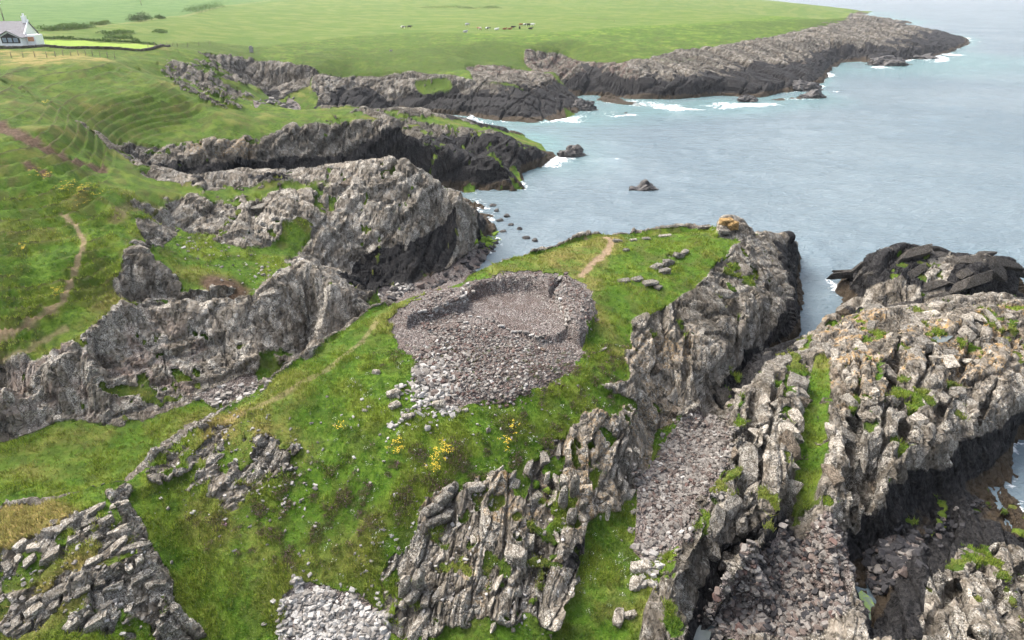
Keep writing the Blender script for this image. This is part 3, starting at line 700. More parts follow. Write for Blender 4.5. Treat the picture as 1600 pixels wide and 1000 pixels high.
def terrain_material():
    t = NT('ground_cover')
    v = t.coord('Object')
    rock, soil, gravel, dry = t.attr('m1')
    black, weed, orange, field = t.attr('m2')
    red, heath, scree, tone = t.attr('m3')
    lawn, wild, riser, redbed = t.attr('m4')
    n_xl, n_l, n_a, n_b = t.attr('nz'); farslope, field2 = t.attr('m5')[:2]                    # broad variation, 8 m, 3 m, 1 m
    n_s = t.noise(v, 13, 3, .7); n_m = t.noise(v, 3.0, 5, .68, .3)
    lam = t.noise(t.coord('Object', (3.0, 1, 2.0), (.2, .3, -.3)), 1.9, 6, .73)
    # turf
    g = t.mix(t.ramp(n_m, .36, .64), (.034, .080, .006), (.094, .162, .015))
    g = t.mix(t.ramp(n_l, .42, .68, 0, .7), g, (.145, .190, .026))
    g = t.mix(t.ramp(n_xl, .42, .62, 0, .55), g, (.046, .104, .007))
    g = t.mix(t.ramp(n_s, .54, .72, 0, .5), g, (.165, .180, .050))
    g = t.mix(t.ramp(n_b, .52, .72, 0, .5), g, (.026, .056, .007))
    g = t.mix(t.math('MULTIPLY', wild, t.ramp(t.math('ADD', n_a, t.math('MULTIPLY', n_m, .6)), .86, 1.04, 0, .5)), g, (.078, .066, .024))
    dcol = t.mix(t.ramp(n_m, .35, .65), (.170, .160, .045), (.27, .20, .075))
    g = t.mix(t.math('MULTIPLY', farslope, .7), g, (.042, .066, .010))
    g = t.mix(t.math('MULTIPLY', dry, t.ramp(n_l, .3, .62, .3, 1)), g, dcol)
    g = t.mix(t.math('MULTIPLY', riser, .95), g, t.mix(n_m, (.016, .022, .005), (.060, .050, .020)))
    h_ = t.mix(t.ramp(n_s, .4, .6), (.085, .066, .036), (.15, .10, .075))
    h_ = t.mix(t.ramp(n_m, .60, .66, 0, .8), h_, (.26, .13, .19))
    g = t.mix(t.math('MULTIPLY', heath, t.ramp(n_m, .42, .60)), g, h_)
    fc = t.mix(t.ramp(n_xl, .35, .65), (.078, .122, .019), (.110, .142, .031))
    fc = t.mix(t.ramp(t.noise(t.coord('Object', (.02, .10, 1), (0, 0, .12)), 1.0, 5, .6), .42, .66, 0, .75), fc, (.060, .110, .018))
    fc = t.mix(field2, fc, t.mix(t.ramp(n_xl, .35, .65), (.060, .118, .028), (.080, .138, .036)))
    fc = t.mix(t.math('MULTIPLY', dry, .7), fc, (.15, .16, .06))
    g = t.mix(field, g, fc)
    g = t.mix(lawn, g, t.mix(n_l, (.17, .26, .035), (.22, .30, .05)))
    # earth, paths
    earth = t.mix(t.ramp(n_m, .3, .7), (.20, .135, .085), (.30, .225, .145))
    g = t.mix(t.math('MULTIPLY', soil, t.ramp(n_s, .25, .5, .5, 1)), g, earth)
    g = t.mix(red, g, t.mix(t.ramp(n_m, .3, .7), (.050, .033, .020), (.135, .090, .060)))
    # joints: beds drawn out along the strike and cut by cross cracks
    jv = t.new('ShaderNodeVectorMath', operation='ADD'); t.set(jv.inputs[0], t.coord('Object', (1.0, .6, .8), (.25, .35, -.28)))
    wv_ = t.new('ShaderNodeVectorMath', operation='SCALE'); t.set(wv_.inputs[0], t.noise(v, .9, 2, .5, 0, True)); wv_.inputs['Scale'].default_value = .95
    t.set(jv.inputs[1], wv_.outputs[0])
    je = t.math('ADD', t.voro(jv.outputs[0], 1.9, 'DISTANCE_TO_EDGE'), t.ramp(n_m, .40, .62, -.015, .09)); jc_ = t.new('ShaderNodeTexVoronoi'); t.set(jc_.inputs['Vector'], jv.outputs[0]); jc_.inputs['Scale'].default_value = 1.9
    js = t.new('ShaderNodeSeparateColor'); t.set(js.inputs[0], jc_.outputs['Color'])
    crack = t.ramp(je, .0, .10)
    # weathered greywacke: warm greys, pale lichen crusts, moss, rusty beds
    r = t.mix(t.ramp(n_l, .35, .65), (.075, .062, .046), (.135, .115, .090))
    r = t.mix(t.ramp(lam, .40, .60, 0, .8), r, (.215, .193, .160))
    r = t.mix(t.math('MULTIPLY', t.ramp(n_b, .42, .60), t.ramp(n_s, .46, .60, 0, .8)), r, (.44, .42, .37))
    r = t.mix(t.ramp(n_m, .57, .70, 0, .75), r, (.060, .055, .035))
    r = t.mix(t.math('MULTIPLY', redbed, t.ramp(n_a, .45, .65, 0, .6)), r, (.17, .10, .085))
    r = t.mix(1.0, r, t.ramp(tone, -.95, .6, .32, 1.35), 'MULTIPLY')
    r = t.mix(1.0, r, t.ramp(js.outputs[0], 0, 1, .72, 1.28), 'MULTIPLY')
    r = t.mix(t.math('MULTIPLY', t.ramp(je, .0, .055, 1, 0), t.ramp(n_l, .36, .56, .2, .6)), r, (.050, .047, .026))     # darker brown-green along the joint lines
    r = t.mix(t.math('MULTIPLY', t.math('MULTIPLY', orange, .8), t.ramp(n_m, .44, .55)), r, t.mix(n_s, (.40, .19, .03), (.50, .31, .08)))
    bl = t.mix(t.ramp(lam, .38, .68), (.008, .0078, .0084), (.042, .040, .039))
    r = t.mix(t.ramp(t.math('ADD', black, t.math('MULTIPLY', t.math('SUBTRACT', n_m, .5), .9)), .35, .75), r, bl)
    r = t.mix(t.ramp(t.math('ADD', weed, t.math('MULTIPLY', t.math('SUBTRACT', n_m, .5), .7)), .4, .8, 0, .9), r, t.mix(lam, (.026, .020, .012), (.090, .066, .042)))
    # gravel and scree between the stones
    vo = t.new('ShaderNodeTexVoronoi'); t.set(vo.inputs['Vector'], v); vo.inputs['Scale'].default_value = 8.5
    cs = t.new('ShaderNodeSeparateColor'); t.set(cs.inputs[0], vo.outputs['Color'])
    gv = t.mix(cs.outputs[0], (.115, .096, .086), (.270, .232, .212))
    gv = t.mix(t.ramp(cs.outputs[1], .84, .9), gv, (.36, .34, .31))
    gv = t.mix(t.ramp(n_a, .5, .7, 0, .5), gv, (.125, .090, .076))
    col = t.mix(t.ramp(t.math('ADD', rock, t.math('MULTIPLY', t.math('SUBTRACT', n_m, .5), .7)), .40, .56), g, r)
    col = t.mix(t.ramp(t.math('MAXIMUM', gravel, scree), .35, .6), col, gv)
    # relief
    hg = t.math('ADD', n_s, t.math('MULTIPLY', n_m, 1.6))
    hr = t.math('ADD', t.math('ADD', t.math('MULTIPLY', n_s, .5), t.math('MULTIPLY', lam, 1.6)), t.math('ADD', t.math('MULTIPLY', crack, 1.5), t.math('MULTIPLY', js.outputs[1], 1.1)))
    m1_ = t.new('ShaderNodeMix', data_type='FLOAT'); t.set(m1_.inputs[0], t.ramp(rock, .35, .6)); t.set(m1_.inputs[2], hg); t.set(m1_.inputs[3], hr)
    m2_ = t.new('ShaderNodeMix', data_type='FLOAT'); t.set(m2_.inputs[0], t.ramp(t.math('MAXIMUM', gravel, scree), .35, .6)); t.set(m2_.inputs[2], m1_.outputs[0]); t.set(m2_.inputs[3], t.math('MULTIPLY', vo.outputs['Distance'], -3.0))
    wet = t.math('MULTIPLY', t.math('MAXIMUM', black, weed), rock)
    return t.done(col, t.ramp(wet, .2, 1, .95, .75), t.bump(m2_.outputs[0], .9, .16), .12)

def stone_material(name, pale=0.0, warm=0.0):
    t = NT(name)
    v = t.coord('Object')
    oi = t.new('ShaderNodeObjectInfo')
    ca = t.attr('tint')
    a = t.noise(v, 3, 5, .65); b = t.noise(v, 14, 4, .7)
    col = t.mix(t.ramp(a, .35, .65), (.17, .148, .128), (.30, .275, .25))
    col = t.mix(t.ramp(b, .48, .62, 0, .6), col, (.47, .45, .42))
    col = t.mix(pale, col, (.56, .54, .51))
    col = t.mix(warm, col, (.20, .115, .085))
    return t.done(col, .92, t.bump(t.math('ADD', a, b), .6, .05), .2)

def flat(name, col, rough=.8, var=.25, scale=3.0, spec=.3):
    t = NT(name); v = t.coord('Object')
    n = t.noise(v, scale, 5, .6)
    c2 = tuple(min(1, c * (1 + var)) for c in col); c1 = tuple(c * (1 - var) for c in col)
    return t.done(t.mix(t.ramp(n, .3, .7), c1, c2), rough, t.bump(n, .2, .02), spec)

def tint_material(name, rough=.85, trans=0.0, bump=True, spec=.2):
    """colour carried by the point attribute 'tint', broken up by noise"""
    t = NT(name); v = t.coord('Object')
    n = t.new('ShaderNodeAttribute', attribute_name='tint')
    nn = t.noise(v, 9, 5, .7)
    col = t.mix(1.0, n.outputs['Color'], t.ramp(nn, .25, .75, .6, 1.4), 'MULTIPLY')
    m = t.done(col, rough, t.bump(nn, .6, .04) if bump else None, spec)
    if trans:
        tr = t.new('ShaderNodeBsdfTranslucent'); t.set(tr.inputs[0], col)
        mx_ = t.new('ShaderNodeMixShader'); mx_.inputs[0].default_value = trans
        t.t.links.new(t.b.outputs[0], mx_.inputs[1]); t.t.links.new(tr.outputs[0], mx_.inputs[2]); t.t.links.new(mx_.outputs[0], t.out.inputs[0])
    return m

def sea_material():
    t = NT('sea_water')
    v = t.coord('Object')
    foam, shal, calm, _ = t.attr('sea')
    w1 = t.noise(t.coord('Object', (.45, .9, 1), (0, 0, .35)), .42, 7, .66)
    w2 = t.noise(t.coord('Object', (.6, 1.3, 1), (0, 0, -.2)), 2.4, 4, .6)
    deep = t.mix(t.ramp(t.noise(v, .02, 4), .35, .65), (.120, .165, .192), (.152, .198, .222))
    col = t.mix(shal, deep, (.13, .23, .23))
    fn = t.noise(v, 1.1, 8, .74, 1.0); fl = t.noise(v, .28, 4, .6)
    fm = t.math('MULTIPLY', t.ramp(t.math('ADD', fn, t.math('MULTIPLY', foam, .42)), .80, .93), t.ramp(foam, .03, .3))
    col = t.mix(fm, col, (.78, .80, .80))
    hh = t.math('ADD', w1, t.math('MULTIPLY', w2, .35))
    t.b.inputs['IOR'].default_value = 1.33
    return t.done(col, t.ramp(fm, 0, 1, .12, .9), t.bump(hh, 1.0, 1.1), .5)
# ------------------------------------------------------------------ ground meshes
farfield = sstep(150, 260, GY + 60 * n8) * (1 - rock)
fpoly = region([(-60,0),(-60,60),(60,62),(240,70),(330,66),(400,74),(470,66),(560,56),(640,50),(720,52),(800,55),(900,50),(980,40),(1100,36),(1180,28),(1260,22),(1330,14),(1250,-6),(600,-20),(0,-20)], 1)
fieldm = mx(fpoly, sstep(480, 560, np.hypot(GX, GY)))
lawn = region([(56,62),(120,64),(240,71),(262,73),(222,78),(130,75),(60,72)], 1)
wild = sstep(40, 70, GY) * (GY < 320) + .5 * sstep(70, 40, GY)
soil = np.clip(path, 0, 1)
m1 = np.stack([rock * (Zs > -9), soil, gravel, dry], -1)
m2 = np.stack([black, weed, orange, fieldm * (1 - lawn)], -1)
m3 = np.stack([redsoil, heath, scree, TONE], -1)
redbed = .4 * region([(0,560),(200,480),(330,520),(300,640),(0,660)], 4) + .8 * region([(560,60),(960,60),(1000,160),(700,110)], 2) + .5 * scree
m4 = np.stack([lawn, np.clip(wild, 0, 1), riser, np.clip(redbed, 0, 1)], -1)
n_a = fbm(GX / 1.6, GY / 1.6, 5.3, 3, 51)
nz = np.stack([.5 + .6 * n8, .5 + .6 * n3, .5 + .6 * n_a, .5 + .6 * n1], -1)

field2 = region([(-140,-25),(-140,50),(60,47.5),(140,41),(200,35),(300,20),(345,10),(400,5),(520,-6),(500,-25)], 1)
dry = mx(dry, .9 * band([(60,48),(140,42),(200,36),(290,23),(345,11),(420,3)], 1.6))
m1[..., 3] = dry
m5 = np.stack([mx(sstep(150, 220, GY) * sstep(.02, .10, slope + .03 * n8), .55 * sstep(60, 90, GY) * (GX < -20)) * (1 - fieldm), field2, dry * 0, dry * 0], -1)
TERRAIN_MAT = terrain_material()
# pieces of the land, each its own object: nearest named spot in plan
SEEDS = [('promontory', P(800,480,10)), ('promontory', P(650,700,8)), ('promontory', P(400,720,7.5)), ('promontory', P(1050,400,9)), ('promontory', P(480,900,4)), ('promontory', P(720,900,4.5)), ('promontory', P(150,900,6.5)), ('promontory', P(1150,480,6)), ('promontory', P(900,700,6)),
 ('gully', P(1060,760,2.6)), ('gully', P(980,880,3)),
 ('rock_ridge', P(1160,700,5)), ('rock_ridge', P(1110,820,4.6)), ('rock_ridge', P(1450,560,6.6)), ('rock_ridge', P(1300,640,6)), ('rock_ridge', P(1250,900,1.2)), ('rock_ridge', P(1550,920,3)), ('rock_ridge', P(1450,760,3)), ('rock_ridge', P(1590,520,6)),
 ('sea_stack', P(1400,425,4.6)), ('sea_stack', P(1540,415,5.6)),
 ('valley', P(100,720,3.2)), ('valley', P(300,650,3)), ('beach', P(660,452,1)), ('beach', P(760,395,.5)),
 ('hillside', P(80,450,10)), ('hillside', P(100,250,14.5)), ('hillside', P(250,560,6)), ('hillside', P(420,490,7)), ('hillside', P(330,420,8)), ('hillside', P(200,140,17)), ('hillside', P(50,600,8)),
 ('near_headland', P(500,300,11)), ('near_headland', P(640,330,8)), ('near_headland', P(330,300,11.5)),
 ('middle_headland', P(300,215,13)), ('middle_headland', P(480,200,13)), ('middle_headland', P(640,205,11)), ('middle_headland', P(780,235,6)),
 ('third_headland', P(480,110,12)), ('third_headland', P(640,130,8)), ('third_headland', P(800,150,5)), ('third_headland', P(820,110,8.5)), ('third_headland', P(340,120,12)),
 ('far_coast', P(1000,120,6)), ('far_coast', P(1150,95,8)), ('far_coast', P(1300,60,9)), ('far_coast', P(1420,60,8)), ('far_coast', P(930,90,10)), ('far_coast', P(1200,130,4)),
 ('field', P(200,40,20.3)), ('field', P(600,35,15)), ('field', P(900,30,14)), ('field', P(100,80,20.4)), ('field', P(1150,25,14.6)), ('field', P(400,60,15.4)), ('field', (-200, 700, 28)), ('field', (100, 800, 20))]
jx, jy = GX + 1.5 * n3, GY + 1.5 * n8
best = np.full(SH, 1e9, np.float32); own = np.zeros(SH, np.int16)
names = []
for nm, s_ in SEEDS:
    if nm not in names: names.append(nm)
    d_ = (jx - s_[0]) ** 2 + (jy - s_[1]) ** 2
    d_ = d_ / (1 + (s_[1] / 60) ** 1.2)
    k_ = d_ < best
    best[k_] = d_[k_]; own[k_] = names.index(nm)
idx = np.arange(NR * NA).reshape(NR, NA)
QF = np.stack([idx[:-1, :-1], idx[:-1, 1:], idx[1:, 1:], idx[1:, :-1]], -1).reshape(-1, 4)
qz = np.maximum.reduce([VZ[:-1, :-1], VZ[:-1, 1:], VZ[1:, 1:], VZ[1:, :-1]]).ravel()
QO = own[:-1, :-1].ravel()
keep = qz > -1.6
ALLV = np.stack([VX, VY, VZ], -1).reshape(-1, 3)
# smooth normals across the whole land so that the pieces meet without a seam
GROUND = {}
for k, nm in enumerate(names):
    f = QF[keep & (QO == k)]
    if not len(f): continue
    used, inv = np.unique(f.ravel(), return_inverse=True)
    me = np_mesh(nm, ALLV[used], inv.reshape(-1, 4))
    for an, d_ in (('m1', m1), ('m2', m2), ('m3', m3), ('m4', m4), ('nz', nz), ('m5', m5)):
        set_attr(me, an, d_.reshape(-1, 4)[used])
    rf = rock.ravel()[f].mean(1)
    me.polygons.foreach_set('use_smooth', rf < .45)        # broken rock keeps its hard facets
    me.materials.append(TERRAIN_MAT)
    o = link(bpy.data.objects.new(nm, me)); tag(o, kind='structure')
    GROUND[nm] = o
print('ground quads', int(keep.sum()))

# ------------------------------------------------------------------ sea
sr = np.exp(np.linspace(math.log(22), math.log(5200), 330))
sa_ = np.radians(np.linspace(-25, 62, 360))
SX, SY = sr[:, None] * np.sin(sa_)[None], sr[:, None] * np.cos(sa_)[None]
lim = (np.hypot(SX, SY) < 990)
gz = np.where(lim, sample(ZF, SX, SY), -5)
gz = np.where(np.abs(np.arctan2(SX, SY)) > np.interp(np.hypot(SX, SY), R1, AMAX), -5, gz)
far_ = np.clip(np.hypot(SX, SY) / 60, 1, 30)
swell = (.16 * noise(SX / 5 + .2 * SY / 5, SY / 2.6, .5, 91) + .07 * noise(SX / 1.7, SY / 1.0, .5, 92) * (far_ < 4) + .25 * noise(SX / 19, SY / 11, .5, 93))
calm = sstep(-.2, -1.8, gz)
SZ = swell * (.25 + .75 * calm)
# breakers piled against the rocks
dist_foam = np.where(np.hypot(SX, SY) > 120, sstep(-2.4, .1, gz), sstep(-1.5, .1, gz))
lanes = fbm(SX / 9, SY / 4, .2, 4, 95)
foam = np.clip(dist_foam * (.55 + 1.2 * fbm(SX / 14, SY / 14, .7, 3, 96)), 0, .8)
for cx, cy, w, h in [(738,193,26,9),(700,194,34,6),(872,165,8,12),(905,172,22,7),(1300,118,16,9),(1295,140,22,8),(1470,87,26,4),(1530,66,14,5),(1390,106,26,5),(1272,383,12,9),(1298,408,14,5),(1295,440,8,8),(1305,462,10,12),
                     (868,252,16,8),(895,250,20,8),(842,286,16,5),(968,178,22,5),(1250,548,10,10),(1575,770,40,22),(1590,800,26,14),(985,182,40,4),(1185,165,60,4),(1070,170,50,3),(1450,93,40,4),(960,250,18,3),(1545,62,22,4),(890,190,26,6)]:
    c = P(cx, cy, 0); rx = abs(P(cx + w, cy, 0)[0] - c[0]); ry = abs(P(cx, cy - h, 0)[1] - c[1])
    g_ = np.exp(-(((SX - c[0]) / rx) ** 2 + ((SY - c[1]) / ry) ** 2))
    foam = np.clip(foam + .75 * g_ * (.7 + 1.3 * lanes), 0, 1.1)
    SZ = SZ + g_ * .25
foam = mx(foam, .20 * sstep(.34, .5, fbm(SX / 6, SY / 2.2, .9, 3, 97)) * (gz < -2) * (np.hypot(SX, SY) > 60))
shal = sstep(-3.5, -.6, gz) * .8 * sstep(90, 200, np.hypot(SX, SY)) + .35 * sstep(30, 0, np.hypot(SX - 5, (SY - 165) * .6))
sv = np.stack([SX, SY, SZ], -1).reshape(-1, 3)
si = np.arange(len(sv)).reshape(SX.shape)
sf = np.stack([si[:-1, :-1], si[:-1, 1:], si[1:, 1:], si[1:, :-1]], -1).reshape(-1, 4)
vis = (gz < 1.2); vf = (vis[:-1, :-1] | vis[1:, 1:]).ravel()
me = np_mesh('sea', sv, sf[vf])
set_attr(me, 'sea', np.stack([np.clip(foam, 0, 1), np.clip(shal, 0, 1), calm, calm], -1).reshape(-1, 4))
me.materials.append(sea_material())
sea = tag(link(bpy.data.objects.new('sea', me)), kind='structure')
# ------------------------------------------------------------------ loose stone
def hull(seed, sx=1.0, sy=.7, sz=.5, n=7):
    rn = random.Random(seed)
    bm = bmesh.new()
    for cx in (-1, 1):
        for cy in (-1, 1):
            for cz in (-1, 1):
                bm.verts.new(((cx * rn.uniform(.55, 1)) * sx * .5, (cy * rn.uniform(.55, 1)) * sy * .5, (cz * rn.uniform(.6, 1)) * sz * .5))
    for _ in range(n):
        v = Vector((rn.gauss(0, 1), rn.gauss(0, 1), rn.gauss(0, 1))).normalized() * rn.uniform(.5, .62)
        bm.verts.new((v.x * sx, v.y * sy, v.z * sz))
    r = bmesh.ops.convex_hull(bm, input=bm.verts)
    bmesh.ops.delete(bm, geom=[g for g in r['geom_interior'] if isinstance(g, bmesh.types.BMVert)], context='VERTS')
    bmesh.ops.triangulate(bm, faces=bm.faces)
    bm.verts.ensure_lookup_table(); bm.verts.index_update()
    vv = np.array([v.co[:] for v in bm.verts], np.float32); ff = np.array([[v.index for v in f.verts] for f in bm.faces], np.int32)
    bm.free()
    return vv, ff
PROTO = [hull(300 + i, 1, random.uniform(.55, .9), random.uniform(.35, .7), 6) for i in range(14)]
ROUGH = [hull(800 + i, 1, random.uniform(.6, .9), random.uniform(.5, .8), 34) for i in range(10)]
def chamfered(seed, sx, sy, sz):
    rn = random.Random(seed); pts_ = []
    for cx in (-1, 1):
        for cy in (-1, 1):
            for cz in (-1, 1):
                k = [rn.uniform(.42, 1) for _ in range(3)]; ch_ = [rn.uniform(.10, .55) for _ in range(3)]
                for ax in range(3):
                    p = [cx * k[0], cy * k[1], cz * k[2]]
                    p[ax] *= 1 - ch_[ax]
                    pts_.append((p[0] * sx * .5, p[1] * sy * .5, p[2] * sz * .5))
    bm = bmesh.new()
    sk = [rn.gauss(0, .18) for _ in range(4)]
    for p in pts_: bm.verts.new((p[0] + sk[0] * p[1] + sk[1] * p[2], p[1] + sk[2] * p[0] + sk[3] * p[2], p[2]))
    r = bmesh.ops.convex_hull(bm, input=bm.verts)
    bmesh.ops.delete(bm, geom=[g for g in r['geom_interior'] if isinstance(g, bmesh.types.BMVert)], context='VERTS')
    bmesh.ops.triangulate(bm, faces=bm.faces); bm.verts.ensure_lookup_table(); bm.verts.index_update()
    out = np.array([v.co[:] for v in bm.verts], np.float32), np.array([[v.index for v in f.verts] for f in bm.faces], np.int32)
    bm.free(); return out
CHAMF = [chamfered(900 + i, 1, 1, 1) for i in range(12)]
BLOCK = [hull(500 + i, 1, random.uniform(.5, .7), random.uniform(.38, .5), 2) for i in range(10)]
STONE_MAT = tint_material('weathered_stone', .92)
def crag_material():
    """bedrock blocks: the cliff's own stone, its bed tone carried by 'tint'"""
    t = NT('lichened_rock')
    v = t.new('ShaderNodeNewGeometry').outputs['Position']
    n = t.new('ShaderNodeAttribute', attribute_name='tint')
    mp = t.new('ShaderNodeMapping'); t.set(mp.inputs[0], v); mp.inputs['Scale'].default_value = (3.0, 1, 2.0); mp.inputs['Rotation'].default_value = (.2, .3, -.3)
    lam = t.noise(mp.outputs[0], 1.9, 6, .73); n_m = t.noise(v, 3.0, 5, .68, .3); n_s = t.noise(v, 13, 3, .7)
    r = t.mix(t.ramp(lam, .40, .62, 0, .9), (.105, .090, .070), (.215, .193, .160))
    r = t.mix(t.math('MULTIPLY', t.ramp(n_m, .36, .56), t.ramp(n_s, .44, .60, 0, .85)), r, (.44, .42, .37))
    r = t.mix(t.ramp(n_m, .56, .70, 0, .75), r, (.060, .055, .035))
    r = t.mix(1.0, r, n.outputs['Color'], 'MULTIPLY')
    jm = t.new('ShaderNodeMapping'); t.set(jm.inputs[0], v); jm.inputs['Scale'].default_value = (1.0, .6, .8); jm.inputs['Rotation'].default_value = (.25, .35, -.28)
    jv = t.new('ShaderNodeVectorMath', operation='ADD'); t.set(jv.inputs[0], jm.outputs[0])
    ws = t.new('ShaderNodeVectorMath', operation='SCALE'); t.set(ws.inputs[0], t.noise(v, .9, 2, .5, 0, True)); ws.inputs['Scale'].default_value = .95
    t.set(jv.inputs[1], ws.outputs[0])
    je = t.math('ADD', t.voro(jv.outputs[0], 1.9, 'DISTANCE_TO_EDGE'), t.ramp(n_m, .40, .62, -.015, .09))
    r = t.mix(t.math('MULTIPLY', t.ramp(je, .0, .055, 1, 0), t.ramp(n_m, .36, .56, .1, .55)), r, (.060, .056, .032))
    hr = t.math('ADD', t.math('ADD', t.math('MULTIPLY', n_s, .6), t.math('MULTIPLY', lam, 2.2)), t.math('MULTIPLY', t.ramp(je, 0, .10), 1.5))
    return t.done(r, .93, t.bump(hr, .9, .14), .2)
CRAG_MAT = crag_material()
TINTS = {k: tuple(c * .68 for c in v) for k, v in {'pale': (.44, .42, .39), 'grey': (.215, .195, .175), 'brown': (.150, .118, .102), 'dark': (.050, .048, .050), 'red': (.155, .10, .085), 'green': (.19, .30, .03), 'ochre': (.34, .23, .09), 'mid': (.29, .268, .24)}.items()}
BEDS = {'pale': (1.55, 1.53, 1.5), 'mid': (1.2, 1.18, 1.16), 'grey': (.9, .9, .9), 'brown': (.75, .66, .58), 'dark': (.26, .255, .26), 'red': (.85, .68, .6), 'ochre': (1.5, 1.05, .5), 'green': (.8, 1, .3)}
_pm = {}
def proto_mesh(kind, i, tint):
    k = (kind, i, tint)
    if k not in _pm:
        v, f = {'s': PROTO, 'b': BLOCK, 'r': ROUGH, 'k': CHAMF}[kind][i]
        me = np_mesh('stone', v, f, False)
        tc_ = TINTS[tint] if kind not in 'rk' else BEDS.get(tint, (1, 1, 1))
        set_attr(me, 'tint', np.tile(np.array(tc_, np.float32) * random.uniform(.8, 1.15), (len(v), 1)))
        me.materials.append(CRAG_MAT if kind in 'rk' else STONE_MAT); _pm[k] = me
    return _pm[k]

def rot_mats(e):
    cx, cy, cz = np.cos(e).T; sx, sy, sz = np.sin(e).T
    R = np.empty((len(e), 3, 3), np.float32)
    R[:, 0] = np.stack([cz * cy, cz * sy * sx - sz * cx, cz * sy * cx + sz * sx], -1)
    R[:, 1] = np.stack([sz * cy, sz * sy * sx + cz * cx, sz * sy * cx - cz * sx], -1)
    R[:, 2] = np.stack([-sy, cy * sx, cy * cx], -1)
    return R

def joined(name, recs, mat=None, lib=None, parent=None, smooth=False):
    """recs: list of (proto, (x,y,z), (sx,sy,sz), (ex,ey,ez), (r,g,b)) -> one mesh"""
    lib = lib or PROTO
    V, Fc, Tn, off = [], [], [], 0
    by = {}
    for r in recs: by.setdefault(r[0], []).append(r)
    for pi, rs in by.items():
        v, f = lib[pi]
        pos = np.array([r[1] for r in rs]); sc = np.array([r[2] for r in rs]); eu = np.array([r[3] for r in rs]); ti = np.array([r[4] for r in rs], np.float32)
        R = rot_mats(eu)
        w = np.einsum('nij,nkj->nki', R, v[None] * sc[:, None, :]) + pos[:, None, :]
        V.append(w.reshape(-1, 3)); Tn.append(np.repeat(ti, len(v), 0))
        Fc.append((f[None] + (off + np.arange(len(rs)) * len(v))[:, None, None]).reshape(-1, f.shape[1])); off += len(rs) * len(v)
    me = np_mesh(name, np.concatenate(V), np.concatenate(Fc), smooth)
    set_attr(me, 'tint', np.concatenate(Tn)); me.materials.append(mat or STONE_MAT)
    return link(bpy.data.objects.new(name, me), parent)

def one_stone(name, rec_pos, scale, eul, tint, kind='s', i=None, parent=None):
    n = {'s': 14, 'b': 10, 'r': 10, 'k': 12}[kind]
    o = bpy.data.objects.new(name, proto_mesh(kind, random.randrange(n) if i is None else i, tint))
    o.location = rec_pos; o.scale = scale; o.rotation_euler = eul
    return link(o, parent)

def gz_at(x, y): return float(sample(ZF, x, y))
def ground(px, py):
    x, y, z = hit(px, py, ZF)
    return x, y, gz_at(x, y)

def pick_tint(w):
    r = random.random() * sum(w.values())
    for k, v in w.items():
        r -= v
        if r <= 0: return k
    return k

def scatter(poly_px, n, smin, smax, power, tints, zf=None, sizef=None, zbase=None, jitter=.35):
    pl = [P(a, b, zbase) for a, b in poly_px] if zbase is not None else [hit(a, b, ZF) for a, b in poly_px]
    xs = [p[0] for p in pl]; ys = [p[1] for p in pl]
    out = []
    m = 6 * n
    X = rng.uniform(min(xs), max(xs), m); Y = rng.uniform(min(ys), max(ys), m)
    Xj = X + jitter * noise(X, Y, .3, 5) * 2; Yj = Y + jitter * noise(X, Y, .9, 6) * 2
    k = np.where(inside(pl, Xj, Yj))[0][:n]
    st = rng.uniform(0, 1, len(k)) < .10                 # strays beyond the edge of the bed
    X[k] += st * rng.normal(0, .55, len(k)); Y[k] += st * rng.normal(0, .55, len(k))
    Zk = sample(ZF, X[k], Y[k])
    for x, y, z in zip(X[k], Y[k], Zk):
        s = smin + (smax - smin) * random.random() ** power
        if sizef: s *= sizef(*project(x, y, z))
        tn = pick_tint(tints(*project(x, y, z)) if callable(tints) else tints)
        sc = (s, s * random.uniform(.75, 1.1), s * random.uniform(.7, 1.1))
        out.append([random.randrange(len(PROTO)), (x, y, z + .12 * s), sc, (random.gauss(0, .35), random.gauss(0, .35), random.uniform(0, 6.28)), tn, s])
    return out

def lay(parent, recs, cap=300, minpx=8.5, stuff_name='rubble', name='stone'):
    """the largest stones as objects of their own, the rest as one mass"""
    def size(r):
        x, y, z = r[1]; d = y * CP - (z - CAM_H) * SP
        return r[5] * FPX / d
    recs = sorted(recs, key=size, reverse=True)
    big = [r for r in recs if size(r) >= minpx][:cap]
    rest = recs[len(big):]
    inv = parent.matrix_world.inverted() if False else Matrix.Translation(parent.location).inverted()
    for r in big:
        one_stone(name, inv @ Vector(r[1]), r[2], r[3], r[4], 's', r[0], parent)
    if rest:
        rs = [(r[0], tuple(inv @ Vector(r[1])), r[2], r[3], tuple(np.array(TINTS[r[4]]) * random.uniform(.7, 1.2))) for r in rest]
        tag(joined(stuff_name, rs, parent=parent), kind='stuff')
    return len(big), len(rest)

